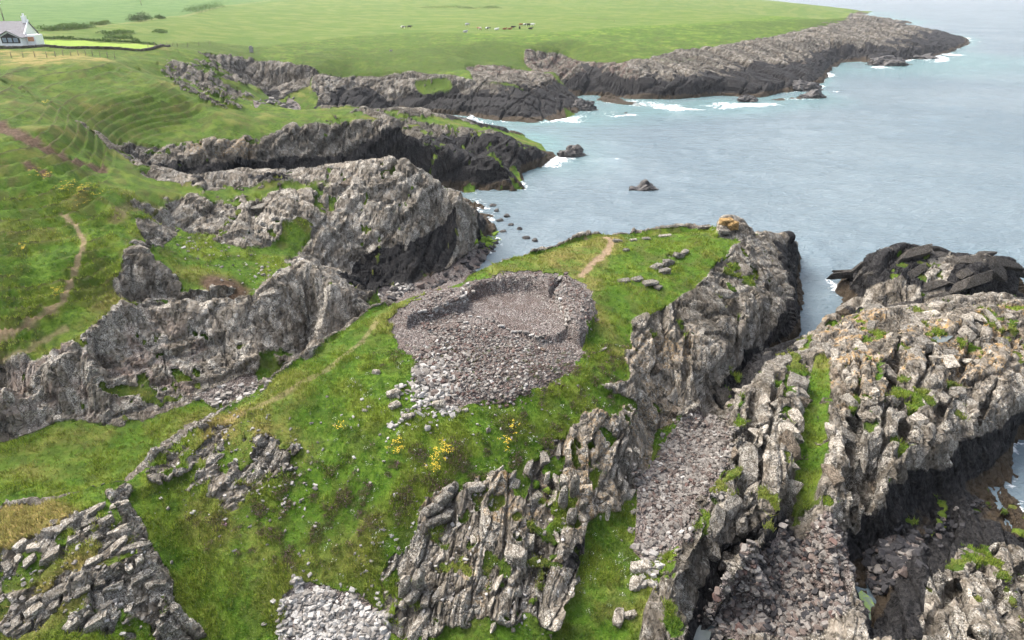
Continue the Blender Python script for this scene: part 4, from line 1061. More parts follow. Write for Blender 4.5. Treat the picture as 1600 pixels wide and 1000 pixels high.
ZBS = blur(Zb, q(2), q(2), 1)
_gr, _gt = grads(ZBS)
def bedrock(parent, pix, n, strike, size, tints, proud=(.02, .35), thr_=.75, up=.5, dip=(0, 0), zmin=.2):
    """jointed blocks set row by row along the strike, sunk in the rock face they belong to"""
    pl = [hit(a, b, ZF) for a, b in pix]
    dx, dy = Vector(strike).normalized()
    A = [p[0] * dy - p[1] * dx for p in pl]; B = [p[0] * dx + p[1] * dy for p in pl]
    (w0, w1), (l0, l1), (h0, h1) = size
    cand = []
    a = min(A)
    while a < max(A):
        w = random.uniform(w0, w1); b = min(B) + random.uniform(0, l1)
        while b < max(B):
            l = random.uniform(l0, l1)
            ac, bc = a + w / 2, b + l / 2
            x, y = ac * dy + bc * dx, -ac * dx + bc * dy
            cand.append((x, y, w, l)); b += l * 1.04
        a += w * 1.02
    X = np.array([c_[0] for c_ in cand]); Y = np.array([c_[1] for c_ in cand])
    ok = inside(pl, X, Y) & (sample(rock, X, Y) > thr_) & (sample(ZBS, X, Y) > zmin)
    ids = np.where(ok)[0]; rng.shuffle(ids); ids = ids[:n]
    bk = sample(black, X, Y)
    for i in ids:
        x, y, w, l = cand[i]
        g1, g2 = float(sample(_gr, x, y)), float(sample(_gt, x, y)); az = math.atan2(x, y)
        gx_, gy_ = g1 * math.sin(az) + g2 * math.cos(az), g1 * math.cos(az) - g2 * math.sin(az)
        nv = Vector((-gx_, -gy_, 1)).normalized(); nv = (nv * (1 - up) + Vector((0, 0, 1)) * up).normalized()
        yv = Vector((dx, dy, 0)); yv = (yv - nv * yv.dot(nv)).normalized(); xv = yv.cross(nv)
        R = Matrix((xv, yv, nv)).transposed().to_4x4() @ Euler((random.gauss(dip[0], .16), random.gauss(dip[1], .16), random.gauss(0, .22))).to_matrix().to_4x4()
        h = random.uniform(h0, h1)
        p = Vector((x, y, float(sample(ZBS, x, y)) + .15)) + nv * (random.uniform(*proud) - h * .45)
        tn = 'dark' if bk[i] > random.uniform(.35, .65) else pick_tint(tints)
        o = one_stone('block', p, (w * random.uniform(.9, 1.5), l * random.uniform(.8, 1.4), h), R.to_euler(), tn, 'k', None, parent)

def thing(name, px, py, label, cat, group=None):
    x, y, z = ground(px, py)
    return tag(empty(name, (x, y, z)), label, cat, group)

# ------------------------------------------------------------------ the ruined round tower
ruin = tag(empty('ruined_tower', P(800, 490, base)), 'ruined round drystone tower with gravel court and collapsed walls on the grassy promontory', 'ruin')
ro = Vector(ruin.location)
def wall(foot_px, h, zb, courses, pale=.5, group=None):
    ln = [Vector(P(a, b, zb)) for a, b in foot_px]
    # even spacing
    seg = [(ln[i + 1] - ln[i]).length for i in range(len(ln) - 1)]; tot = sum(seg)
    def at(d):
        for i, s in enumerate(seg):
            if d <= s or i == len(seg) - 1:
                k = min(1, d / s); p = ln[i].lerp(ln[i + 1], k); t = (ln[i + 1] - ln[i]).normalized(); return p, t
            d -= s
    recs, tops = [], []
    hz_ = h / courses
    for c in range(courses):
        d = random.uniform(0, .2)
        while d < tot:
            L = random.uniform(.22, .62) * (1.25 if c == courses - 1 else 1)
            p, t = at(min(d + L / 2, tot)); nrm = Vector((-t.y, t.x, 0))
            keep_ = 1.0 if c < courses - 2 else (.95 if c < courses - 1 else .8)
            if random.random() < keep_:
                z = zb - .05 + (c + .5) * hz_ + random.uniform(-.02, .02)
                q_ = p + nrm * (-.10 + random.uniform(-.06, .05) + .03 * c)
                r = (random.randrange(len(BLOCK)), (q_.x - ro.x, q_.y - ro.y, z - ro.z), (L * 1.12, .5, hz_ * 2.5 * random.uniform(.85, 1.1)),
                     (random.gauss(0, .05), random.gauss(0, .05), math.atan2(t.y, t.x) + random.gauss(0, .07)), pick_tint({'pale': pale * (.5 + c / courses), 'mid': .6, 'grey': 1.0, 'brown': .5, 'red': .12}))
                (tops if c >= courses - 2 else recs).append(r)
            d += L + .015
    w = joined('wall_face', [(r[0], r[1], r[2], r[3], tuple(np.array(TINTS[r[4]]) * random.uniform(.75, 1.15))) for r in recs], lib=BLOCK, parent=ruin)
    w['kind'] = 'stuff'
    for r in tops: one_stone('stone', r[1], r[2], r[3], r[4], 'b', r[0], w)
    return w
wall(WALLS[0][0][:7], 1.12, base - .15, 6, .7)
wall(WALLS[0][0][6:], 1.0, base - .1, 5, .4)
wall(WALLS[1][0][2:], .8, base - .12, 4, .5)
wall(WALLS[1][0][:3], .65, base - .1, 4, .4)
wall(WALLS[2][0][:4], 1.12, base - .1, 5, .9)
wall(WALLS[2][0][3:], .8, base - .1, 4, .4)
wall([(668,522),(676,516),(690,512)], .5, base, 3, .4)
wall([(741,468),(735,460),(730,452)], .8, base - .1, 4, .6)
# kerb along the front of the court
kerb = []
for a, b, s in [(714,494,.35),(722,492,.28),(735,497,.3),(748,499,.35),(760,500,.3),(770,504,.4),(783,510,.55),(794,513,.3),(803,515,.5),(812,516,.42),(822,518,.5),(830,521,.45),(838,524,.38),(848,525,.25),(860,524,.25),(872,519,.3),(885,506,.4),(893,510,.35),(720,508,.5),(728,511,.4),(808,524,.35)]:
    x, y, z = P(a, b, base); z = gz_at(x, y)
    kerb.append([random.randrange(14), (x, y, z + .08), (s * 1.1, s * .8, s * .8), (random.gauss(0, .2), random.gauss(0, .2), random.uniform(-.6, .6)), pick_tint({'pale': 1, 'mid': 1, 'grey': .5}), s])
def ruin_tint(u, v):
    t = np.clip((720 - u) / 90, 0, 1) * np.clip((v - 520) / 60, 0, 1)
    m = np.clip((v - 505) / 50, 0, 1)
    return {'pale': .04 + 1.8 * t + .10 * m, 'mid': .25 + .4 * m, 'grey': 1.0, 'brown': 1.0 * (1 - t), 'red': .3 * (1 - t)}
def ruin_size(u, v):
    return 1 + 1.5 * np.clip((740 - u) / 90, 0, 1) * np.clip((v - 530) / 60, 0, 1) - .35 * np.clip((u - 800) / 100, 0, 1)
spill = scatter([(688,516),(735,508),(800,527),(850,540),(895,545),(905,562),(865,600),(800,622),(740,632),(680,622),(645,600),(655,560)], 6000, .07, .36, 3.2, ruin_tint, sizef=ruin_size, jitter=.9)
spill += scatter([(615,618),(640,592),(700,600),(720,632),(700,648),(690,668),(655,672),(632,655),(640,632)], 260, .16, .5, 1.6, {'pale': 2, 'mid': .6, 'grey': .3}, jitter=1.1)
rim = scatter(RUIN_OUT, 3200, .05, .22, 3.0, {'mid': .5, 'grey': 1, 'brown': .8, 'red': .4, 'pale': .08}, jitter=.3)
rim += scatter(WALLS[0][0] + WALLS[0][1], 300, .08, .34, 2, {'mid': .5, 'grey': 1, 'brown': .8, 'red': .3}, zbase=base + .6) + scatter(WALLS[1][0] + WALLS[1][1], 420, .08, .36, 2, {'mid': .5, 'grey': 1, 'brown': .8, 'red': .3}, zbase=base + .5) + scatter(WALLS[2][0] + WALLS[2][1], 420, .08, .3, 2, {'mid': .4, 'grey': 1, 'brown': .9, 'red': .4}, zbase=base + .6)
rim = [r for r in rim if float(sample(court, r[1][0], r[1][1])) < .3 or random.random() < .12]
print('ruin', lay(ruin, spill + rim + kerb, 300, 7))

# ------------------------------------------------------------------ scree, beach and boulder beds
def bed(px, py, label, groups, cap=300, minpx=9):
    t = thing('scree', px, py, label, 'scree')
    r = []
    for a in groups: r += scatter(*a[0], **(a[1] if len(a) > 1 else {}))
    print('bed', label[:30], lay(t, r, cap, minpx))
bed(1060, 760, 'long bed of grey broken stones in the gully between promontory and rock ridge',
    [((SCREES[0], 3600, .08, .46, 2.4, {'grey': 1.4, 'mid': .5, 'brown': .6, 'pale': .08, 'red': .05}), {'jitter': .8}), (([(985,870),(1015,860),(1040,880),(1030,925),(975,925)], 26, .3, .7, 1.2, {'pale': 1, 'mid': 1.2}),)])
bed(1230, 920, 'purplish grey cobbles filling the sunken pit beside the small pool',
    [((SCREES[1], 2600, .10, .6, 2.8, {'grey': 1.4, 'brown': .8, 'red': .1, 'mid': .15, 'dark': .5}), {'jitter': .6})])
bed(700, 432, 'dark wet boulders of the small beach behind the promontory',
    [((SCREES[2], 900, .2, 1.1, 2.2, {'dark': 2, 'grey': .6, 'brown': .5}), {'jitter': 1.0}), (([(738,372),(775,362),(795,372),(770,388),(742,385)], 90, .5, 1.2, 1.3, {'green': 2, 'dark': 1}),), (([(590,462),(625,448),(650,447),(625,465)], 90, .2, .7, 1.5, {'pale': 1, 'grey': 1}),)])
bed(520, 965, 'bright white tumbled stones at the foot of the flowery slope',
    [((SCREES[3], 2100, .07, .5, 2.6, {'pale': 2.0, 'mid': 1, 'grey': .7}), {'jitter': .6})])
bed(370, 606, 'small grey scree in the green valley below the pale cliff',
    [((SCREES[4], 420, .12, .7, 2.0, {'grey': 1, 'mid': 1, 'pale': .6}), {'jitter': .8})])
bed(1395, 880, 'rounded dark boulders in the chasm under the black cliff',
    [((SCREES[5], 170, .25, .9, 1.8, {'brown': .5, 'grey': .3, 'dark': 2.2}), {'jitter': .4}), (([(1400,830),(1480,800),(1540,780),(1500,830),(1430,860)], 60, .2, .7, 1.5, {'brown': .3, 'dark': 2, 'grey': .1}),)])
bed(430, 162, 'pale shingle strip at the head of the far inlet',
    [((SCREES[6], 300, .4, 1.6, 1.8, {'grey': 1, 'mid': 1}), {'jitter': 1.0})])

def boulder(px, py, w, label, tint='pale', dims=(1, .8, .8), rz=0, kind='r', i=None, tilt=.1, name='boulder', sink=.2):
    x, y, z = ground(px, py)
    d = y * CP - (z - CAM_H) * SP
    s = w * d / FPX
    o = one_stone(name, (x, y, z + s * (.3 - sink)), (s * dims[0], s * dims[1], s * dims[2]), (random.gauss(0, tilt), random.gauss(0, tilt), rz), tint, kind, i)
    return tag(o, label, 'boulder')
for a in [
 (617,635,20,'white block with a square top at the lower left foot of the rubble'), (615,618,22,'tall white stone leaning at the left edge of the rubble spill'), (686,637,22,'large upright white stone right of the rubble tail','pale',(1,.8,1.3)),
 (636,653,16,'flat white stone alone in grass left of the rubble tail'), (588,583,14,'small white stone alone on the grass left of the ruin'), (570,642,9,'tiny white stone in the open grass well left of the rubble tail'),
 (1000,890,30,'biggest rounded pale boulder on the grass at the mouth of the gully','pale',(1,.85,.9)), (993,915,26,'pale boulder just below the biggest one at the gully mouth','pale',(1,.9,.8)), (1020,915,18,'small pale boulder right of the pair at the gully mouth','mid'),
 (966,967,30,'brown topped boulder at the bottom of the gully grass','mid',(1,.8,.9)), (985,963,20,'smaller grey boulder against the brown topped boulder','mid'), (744,766,30,'round grey boulder beside the split slab on the slope','mid',(1,.75,.7)),
 (763,675,12,'thin white stone standing in grass below the ruin','pale',(.6,.5,1.3)), (727,642,10,'pale stone in grass right of the rubble tail'), (806,872,36,'rounded grey boulder in the middle of the rocky slope','mid',(1,.9,1.0)),
 (996,343,34,'jet black rock on the seaward edge of the promontory','dark',(1,.6,.55)), (941,548,16,'flat grey stone in the turf right of the ruin','mid',(1.2,.5,.3)), (848,548,10,'rusty orange tinted stone within the rubble','red'),
 (1133,462,26,'large grey boulder lodged in a hollow of the dark basin','grey')]:
    boulder(*a[:4], **({'tint': a[4]} if len(a) > 4 else {}), **({'dims': a[5]} if len(a) > 5 else {}), rz=random.uniform(0, 3))

# ------------------------------------------------------------------ outcrops of upright slabs
def outcrop(px, py, label, blocks_):
    """blocks_: (dx px, dy px, width m, depth m, height m, lean, turn, tint)"""
    x0, y0, z0 = ground(px, py)
    t = tag(empty('outcrop', (x0, y0, z0)), label, 'outcrop')
    for dx, dy, w, d, h, lean, turn, tn in blocks_:
        x, y, z = ground(px + dx, py + dy)
        one_stone('slab', (x - x0, y - y0, z - z0 + h * .25), (w * 1.0, d * 1.2, h * 1.5), (lean, random.gauss(0, .15), turn), {'mid': 'grey', 'pale': 'mid'}.get(tn, tn), 'r', None, t)
outcrop(690, 795, 'split grey slab standing out of the flowery slope', [(-14,8,1.3,.8,.9,.5,.5,'mid'),(2,-8,1.1,.7,1.0,.45,.6,'mid'),(12,-22,.9,.6,.9,.4,.7,'grey'),(20,-24,.35,.7,1.0,.3,1.4,'mid'),(-6,22,1.6,.5,.7,.5,.4,'grey'),(8,14,.8,.6,.6,.4,.8,'grey')])
outcrop(640, 925, 'pair of pale upright blocks at the lower edge of the slope', [(-8,0,.7,.6,1.3,.1,1.3,'pale'),(14,-6,.8,.7,1.5,.1,1.2,'mid'),(4,12,.9,.6,.6,.2,.8,'grey')])
outcrop(880, 790, 'tall narrow slabs lit with orange lichen on the steep flank', [(0,0,.6,.6,2.0,.1,1.3,'mid'),(18,-20,.5,.6,2.0,.1,1.2,'mid'),(30,10,.45,.5,1.8,.15,1.4,'grey'),(12,26,.8,.6,1.2,.1,1.2,'grey')])
outcrop(1040, 412, 'low grey outcrop of cracked blocks on the promontory turf', [(-14,8,1.3,.9,.6,.1,.5,'mid'),(4,2,1.4,.9,.7,.1,.6,'grey'),(20,-10,1.3,.8,.7,.1,.7,'mid'),(30,-16,1.0,.7,.5,.1,.7,'pale'),(-2,14,1.2,.7,.5,.1,.4,'grey')])
outcrop(1000, 440, 'flat grey slabs sunk in turf between the ruin and the cliff', [(-26,0,1.2,.8,.3,.05,.2,'mid'),(-4,-2,1.3,.9,.35,.05,.4,'grey'),(16,4,1.6,1.1,.5,.05,.5,'grey'),(28,10,1.0,.8,.4,.1,.9,'mid')])
outcrop(1000, 372, 'scatter of low pale rocks near the tip of the promontory', [(-35,6,1.0,.6,.35,.05,.1,'mid'),(-10,4,.9,.5,.3,.05,.3,'pale'),(10,2,1.0,.6,.3,.05,.2,'mid'),(40,-2,1.6,.7,.4,.05,.1,'pale'),(-22,20,.7,.5,.3,.1,.6,'grey')])
outcrop(1130, 350, 'orange lichened crag at the seaward tip of the promontory', [(-10,2,1.6,1.2,.8,.1,.3,'mid'),(4,0,1.5,1.1,.9,.1,.2,'ochre'),(14,6,1.2,1.0,.9,.1,.4,'ochre'),(-30,6,1.6,.8,.4,.1,.2,'mid'),(2,14,1.6,1.0,.6,.1,.2,'grey')])

# ------------------------------------------------------------------ jointed bedrock
GT = {'mid': 1, 'grey': 1.3, 'pale': .3, 'brown': .3}
bedrock(GROUND['rock_ridge'], [(1150,610),(1290,500),(1600,462),(1640,560),(1600,620),(1450,700),(1400,720),(1345,780),(1300,780),(1240,800),(1110,910),(1040,980),(1095,800),(1140,700)], 190, (.16, .98), ((.5, 1.3), (.7, 2.2), (.8, 1.4)), GT, (.0, .36), .7, .45, (.0, -.10))
bedrock(GROUND['sea_stack'], [(1310,465),(1330,425),(1372,395),(1480,385),(1590,380),(1610,450),(1450,475)], 52, (.97, .25), ((.7, 1.4), (3.0, 7.0), (.9, 1.6)), {'dark': 1.4, 'grey': 1, 'mid': .5}, (.0, .4), .4, .4, (-.03, .28))
bedrock(GROUND['promontory'], [(700,770),(850,700),(1000,650),(1000,770),(905,880),(870,1000),(570,1000),(600,900),(650,850)], 110, (.25, .97), ((.25, .65), (.4, 1.6), (.8, 1.5)), {'mid': 1, 'pale': 1.0, 'grey': .6}, (-.08, .3), .55, .7)
bedrock(GROUND['promontory'], [(0,865),(150,765),(190,790),(220,860),(266,925),(240,1000),(0,1000)], 80, (.75, .66), ((.25, .6), (.4, 1.3), (.5, 1.0)), {'mid': 1, 'pale': 1.0, 'grey': .5}, (-.05, .22), .5, .4)
bedrock(GROUND['promontory'], [(1000,500),(1080,452),(1170,370),(1250,355),(1262,500),(1240,550),(1130,640),(1010,640)], 36, (.3, .95), ((.6, 1.5), (.9, 2.6), (1.0, 1.8)), {'grey': 1.2, 'mid': .6, 'brown': .4}, (-.15, .22), .7, .2)
bedrock(GROUND['hillside'], [(0,590),(120,530),(190,470),(330,480),(475,412),(560,470),(480,560),(395,590),(260,650),(190,668),(0,650)], 60, (.6, .8), ((.5, 1.3), (.7, 2.2), (.8, 1.5)), {'mid': 1.2, 'pale': .6, 'grey': .8, 'red': .25}, (-.15, .22), .7, .15)
bedrock(GROUND['near_headland'], [(270,320),(400,290),(530,278),(610,250),(700,280),(768,340),(700,420),(560,450),(440,405),(300,365)], 45, (.5, .86), ((.7, 1.8), (1.2, 3.6), (1.0, 1.8)), {'mid': .8, 'pale': .25, 'grey': 1.2, 'brown': .3}, (-.2, .25), .7, .15)

# pale stones half sunk in the turf of the flank
loose = scatter([(520,600),(640,640),(860,640),(960,600),(980,700),(840,800),(640,880),(420,900),(300,840),(420,720)], 420, .06, .28, 2.6, {'pale': 1, 'mid': 1, 'grey': .6})
loose += scatter([(300,660),(460,680),(500,760),(380,840),(230,790)], 330, .08, .34, 2.0, {'mid': 1, 'pale': .8, 'grey': .6})
loose += scatter([(0,880),(150,790),(240,860),(250,990),(0,990)], 260, .08, .32, 2.2, {'mid': 1, 'pale': .8, 'grey': .6})
loose += scatter([(560,860),(760,760),(900,800),(860,990),(560,990)], 340, .08, .32, 2.2, {'mid': 1, 'pale': 1, 'grey': .6})
loose += scatter([(250,340),(430,400),(500,430),(420,460),(300,420)], 160, .12, .5, 2.4, {'mid': 1, 'pale': .8, 'grey': .6})
lay(GROUND['promontory'], loose, 160, 8, 'loose_stones', 'stone')
# ------------------------------------------------------------------ turf: blades standing on the ground
LEAF_MAT = tint_material('leaf_blades', .75, .35, False)
def blades(name, X, Y, Zp, hgt, wid, nb, cols, spread=.12, lean=.55, parent=None):
    """nb pointed blades per tuft; arrays per tuft"""
    n = len(X)
    X, Y, Zp, hgt, wid = (np.repeat(np.asarray(a, np.float32), nb) for a in (X, Y, Zp, hgt, wid))
    cols = np.repeat(cols, nb, 0) * rng.uniform(.6, 1.4, (n * nb, 1))
    a = rng.uniform(0, 2 * np.pi, n * nb); rr_ = rng.uniform(0, spread, n * nb) ** 1.0
    bx, by = X + rr_ * np.cos(a), Y + rr_ * np.sin(a)
    f = rng.uniform(0, 2 * np.pi, n * nb); l = np.abs(rng.normal(0, lean, n * nb))
    h = hgt * rng.uniform(.6, 1.15, n * nb)
    tx, ty, tz_ = bx + np.cos(a) * l * h, by + np.sin(a) * l * h, Zp + h * np.sqrt(np.clip(1 - .5 * l * l, .25, 1))
    wx, wy = np.cos(f) * wid / 2, np.sin(f) * wid / 2
    V = np.stack([np.stack([bx - wx, by - wy, Zp - .04], -1), np.stack([bx + wx, by + wy, Zp - .04], -1), np.stack([tx, ty, tz_], -1)], 1).reshape(-1, 3)
    me = np_mesh(name, V, np.arange(len(V)).reshape(-1, 3), False)
    set_attr(me, 'tint', np.repeat(np.clip(cols, 0, 1), 3, 0)); me.materials.append(LEAF_MAT)
    return tag(link(bpy.data.objects.new(name, me), parent), kind='stuff')

gm = np.clip(1 - sstep(.25, .6, rock) - gravel * 2 - scree * 2 - soil * 1.2 - redsoil, 0, 1) * (GY < 80) * (VZ > 1.4) * (np.hypot(GX, GY) < 82)
rho = gm * (.25 + .75 * sstep(.35, .62, .5 + .6 * n3 + .35 * n1))
w_ = (rho * np.hypot(GX, GY) ** .35).ravel(); w_ /= w_.sum()
pk = np.searchsorted(np.cumsum(w_), rng.uniform(0, 1, 78000)).clip(0, NR * NA - 1)
jx_, jy_ = rng.normal(0, .06, len(pk)), rng.normal(0, .06, len(pk))
gX, gY, gZ = VX.ravel()[pk] + jx_, VY.ravel()[pk] + jy_, VZ.ravel()[pk]
a3, a8, dd, hh_ = n3.ravel()[pk], n8.ravel()[pk], dry.ravel()[pk], heath.ravel()[pk]
mixv = np.clip(.5 + .9 * a3 + rng.normal(0, .25, len(pk)), 0, 1)[:, None]
gc = (1 - mixv) * np.array([[.050, .115, .008]]) + mixv * np.array([[.185, .245, .030]])
yl = np.clip(dd * .9 + rng.uniform(-.3, .35, len(pk)), 0, 1)[:, None]
gc = gc * (1 - yl) + yl * np.array([[.26, .22, .075]])
hv = (hh_ > rng.uniform(.15, 1, len(pk)))[:, None]
gc = np.where(hv, np.array([[.125, .105, .045]]), gc)
blades('grass', gX, gY, gZ, rng.uniform(.09, .24, len(pk)) * (1 + .5 * (a3 > .15)), .036 + .0005 * np.hypot(gX, gY), 5, gc, .16)

# heather and thrift cushions
def cushions(name, mask_w, n, tint_sets, rmin, rmax, label=None):
    w_ = mask_w.ravel().astype(np.float64); w_ = w_ / w_.sum()
    pk = np.searchsorted(np.cumsum(w_), rng.uniform(0, 1, n)).clip(0, NR * NA - 1)
    cx, cy, cz = VX.ravel()[pk], VY.ravel()[pk], VZ.ravel()[pk]
    R = rng.uniform(rmin, rmax, n)
    k = 26
    th = rng.uniform(0, 2 * np.pi, (n, k)); ph_ = np.arccos(rng.uniform(0, 1, (n, k)))
    rad = R[:, None] * rng.uniform(.6, 1.05, (n, k))
    X = cx[:, None] + rad * np.sin(ph_) * np.cos(th); Y = cy[:, None] + rad * np.sin(ph_) * np.sin(th); Zc = cz[:, None] + rad * .65 * np.cos(ph_)
    tsel = rng.integers(0, len(tint_sets), n)
    top = np.array([t[0] for t in tint_sets])[tsel][:, None, :]; bot = np.array([t[1] for t in tint_sets])[tsel][:, None, :]
    fl = (rng.uniform(0, 1, (n, k)) < np.array([t[2] for t in tint_sets])[tsel][:, None])[..., None]
    colr = np.where(fl, top, bot) * rng.uniform(.7, 1.25, (n, k, 1))
    s_ = (R[:, None] * rng.uniform(.22, .42, (n, k))).reshape(-1)
    C = np.stack([X, Y, Zc], -1).reshape(-1, 3)
    d1 = rng.normal(0, 1, C.shape); d2 = rng.normal(0, 1, C.shape)
    d1 /= np.linalg.norm(d1, axis=1)[:, None]; d2 /= np.linalg.norm(d2, axis=1)[:, None]
    V = np.stack([C - d1 * s_[:, None] * .6, C + d1 * s_[:, None] * .6, C + d2 * s_[:, None] * .9], 1).reshape(-1, 3)
    me = np_mesh(name, V, np.arange(len(V)).reshape(-1, 3), False)
    set_attr(me, 'tint', np.repeat(colr.reshape(-1, 3), 3, 0)); me.materials.append(LEAF_MAT)
    return tag(link(bpy.data.objects.new(name, me)), kind='stuff')
hm_ = heath * (1 - sstep(.3, .6, rock)) * (GY < 70) + 1e-9
cushions('heather', hm_, 3200, [((.34, .18, .27), (.095, .085, .04), .30), ((.24, .13, .18), (.12, .09, .055), .15), ((.13, .10, .06), (.06, .075, .02), .4), ((.10, .14, .03), (.045, .08, .015), .5)], .06, .20)
cm = region([(560,560),(1000,560),(1010,900),(860,1000),(520,900),(480,780)], 6) + region([(180,770),(260,800),(240,860),(200,830)], 3) * 2 + region([(960,880),(1010,870),(1000,960),(960,960)], 2) * 1.5
cushions('sea_campion', cm * gm + 1e-9, 240, [((.60, .62, .52), (.10, .15, .05), .35)], .10, .26)

# ------------------------------------------------------------------ yellow flowering plants, one by one
STEM = flat('plant_stem', (.07, .12, .025)); YEL = flat('yellow_petals', (.56, .41, .03), .7, .15)
def ragwort(px, py, width_m, n, label):
    x, y, z = ground(px, py)
    t = tag(empty('ragwort_plant', (x, y, z)), label, 'wildflower', 'yellow ragwort plants')
    sv, sf, fv, ff = [], [], [], []
    for _ in range(n):
        a, r = random.uniform(0, 6.28), width_m * .5 * math.sqrt(random.random())
        bx, by = r * math.cos(a), r * math.sin(a) * 1.1
        bz = gz_at(x + bx, y + by) - z
        h = random.uniform(.3, .6); lx, ly = random.gauss(0, .05), random.gauss(0, .05)
        i = len(sv)
        for k in range(3):
            c, s = math.cos(k * 2.09) * .012, math.sin(k * 2.09) * .012
            sv += [(bx + c, by + s, bz - .05), (bx + lx + c * .6, by + ly + s * .6, bz + h)]
        for k in range(3):
            j = (k + 1) % 3
            sf.append((i + 2 * k, i + 2 * j, i + 2 * j + 1, i + 2 * k + 1))
        for lv in range(3):                                   # leaves
            a2 = random.uniform(0, 6.28); zz = bz + h * random.uniform(.15, .7); L = random.uniform(.08, .16); i = len(sv)
            sv += [(bx, by, zz), (bx + L * .5 * math.cos(a2 - .4), by + L * .5 * math.sin(a2 - .4), zz + .04), (bx + L * math.cos(a2), by + L * math.sin(a2), zz + .02), (bx + L * .5 * math.cos(a2 + .4), by + L * .5 * math.sin(a2 + .4), zz + .04)]
            sf.append((i, i + 1, i + 2, i + 3))
        for hd in range(6):                                   # flat flower heads
            hx, hy, hz_ = bx + lx + random.gauss(0, .09), by + ly + random.gauss(0, .09), bz + h + random.uniform(-.04, .05)
            R = random.uniform(.022, .04); i = len(fv)
            fv.append((hx, hy, hz_ + .015))
            for k in range(6): fv.append((hx + R * math.cos(k * 1.047), hy + R * math.sin(k * 1.047), hz_ + random.uniform(-.012, .004)))
            for k in range(6): ff.append((i, i + 1 + k, i + 1 + (k + 1) % 6))
    for nm, v, f, m in (('stem', sv, sf, STEM), ('flower_head', fv, ff, YEL)):
        me = bpy.data.meshes.new(nm); me.from_pydata(v, [], f); me.update(); me.materials.append(m)
        o = link(bpy.data.objects.new(nm, me), t); o['kind'] = 'stuff'
for a in [(690,714,1.3,26,'largest clump of yellow flowers on the slope below the ruin'), (678,735,.8,10,'loose yellow flowers just below the largest yellow clump'), (620,701,1.0,14,'yellow flower clump left of the largest clump below the ruin'),
          (790,697,.9,9,'small yellow flower clump right of the largest clump'), (806,676,.7,7,'thin yellow flowers above and right of the largest clump'), (535,672,.8,6,'sparse yellow flowers on the open turf left of the rubble tail'),
          (66,277,2.0,20,'yellow flower clump below the long red earth scar'), (110,294,1.4,14,'yellow flowers left of the densest clump on the hillside'), (139,297,2.2,30,'densest yellow flower clump on the left hillside'), (96,298,1.0,8,'smallest yellow flower tuft in the hillside row'),
          (72,166,1.5,12,'far yellow flower clump high on the terraced slope'), (38,393,.7,9,'lone yellow flower plant at the left edge of the hillside'), (92,458,.6,9,'lone yellow flower plant beside the worn path'), (130,322,1.2,9,'yellow flowers above the worn path on the hillside')]:
    ragwort(*a)
# ------------------------------------------------------------------ white cottage above the bay
def poly(name, verts, faces, mat, parent=None, smooth=False):
    me = bpy.data.meshes.new(name); me.from_pydata([tuple(v) for v in verts], [], faces); me.update()
    for p_ in me.polygons: p_.use_smooth = smooth
    me.materials.append(mat)
    return link(bpy.data.objects.new(name, me), parent)
def box(name, x0, x1, y0, y1, z0, z1, mat, parent=None):
    v = [(x, y, z) for z in (z0, z1) for y in (y0, y1) for x in (x0, x1)]
    return poly(name, v, [(0, 2, 3, 1), (4, 5, 7, 6), (0, 1, 5, 4), (2, 6, 7, 3), (0, 4, 6, 2), (1, 3, 7, 5)], mat, parent)
WHITE = flat('white_render', (.80, .80, .79), .85, .05); SLATE = flat('slate', (.155, .150, .160), .7, .3, 5); DARK = flat('dark_trim', (.035, .03, .028), .6); GLASS = flat('window_glass', (.25, .30, .36), .15, .2, 1, .6)
WOOD = flat('weathered_wood', (.16, .135, .105), .85, .3, 6); BLUE = flat('blue_paint', (.05, .12, .30), .5); TERRA = flat('orange_blind', (.50, .24, .13), .8)
hx, hy, hz0 = P(30, 70, 21.0)
hz0 = gz_at(hx, hy)
cot = tag(empty('cottage', (hx, hy, hz0 - .15), math.radians(4)), 'white cottage with grey slate roof and glazed porch at the left edge', 'cottage')
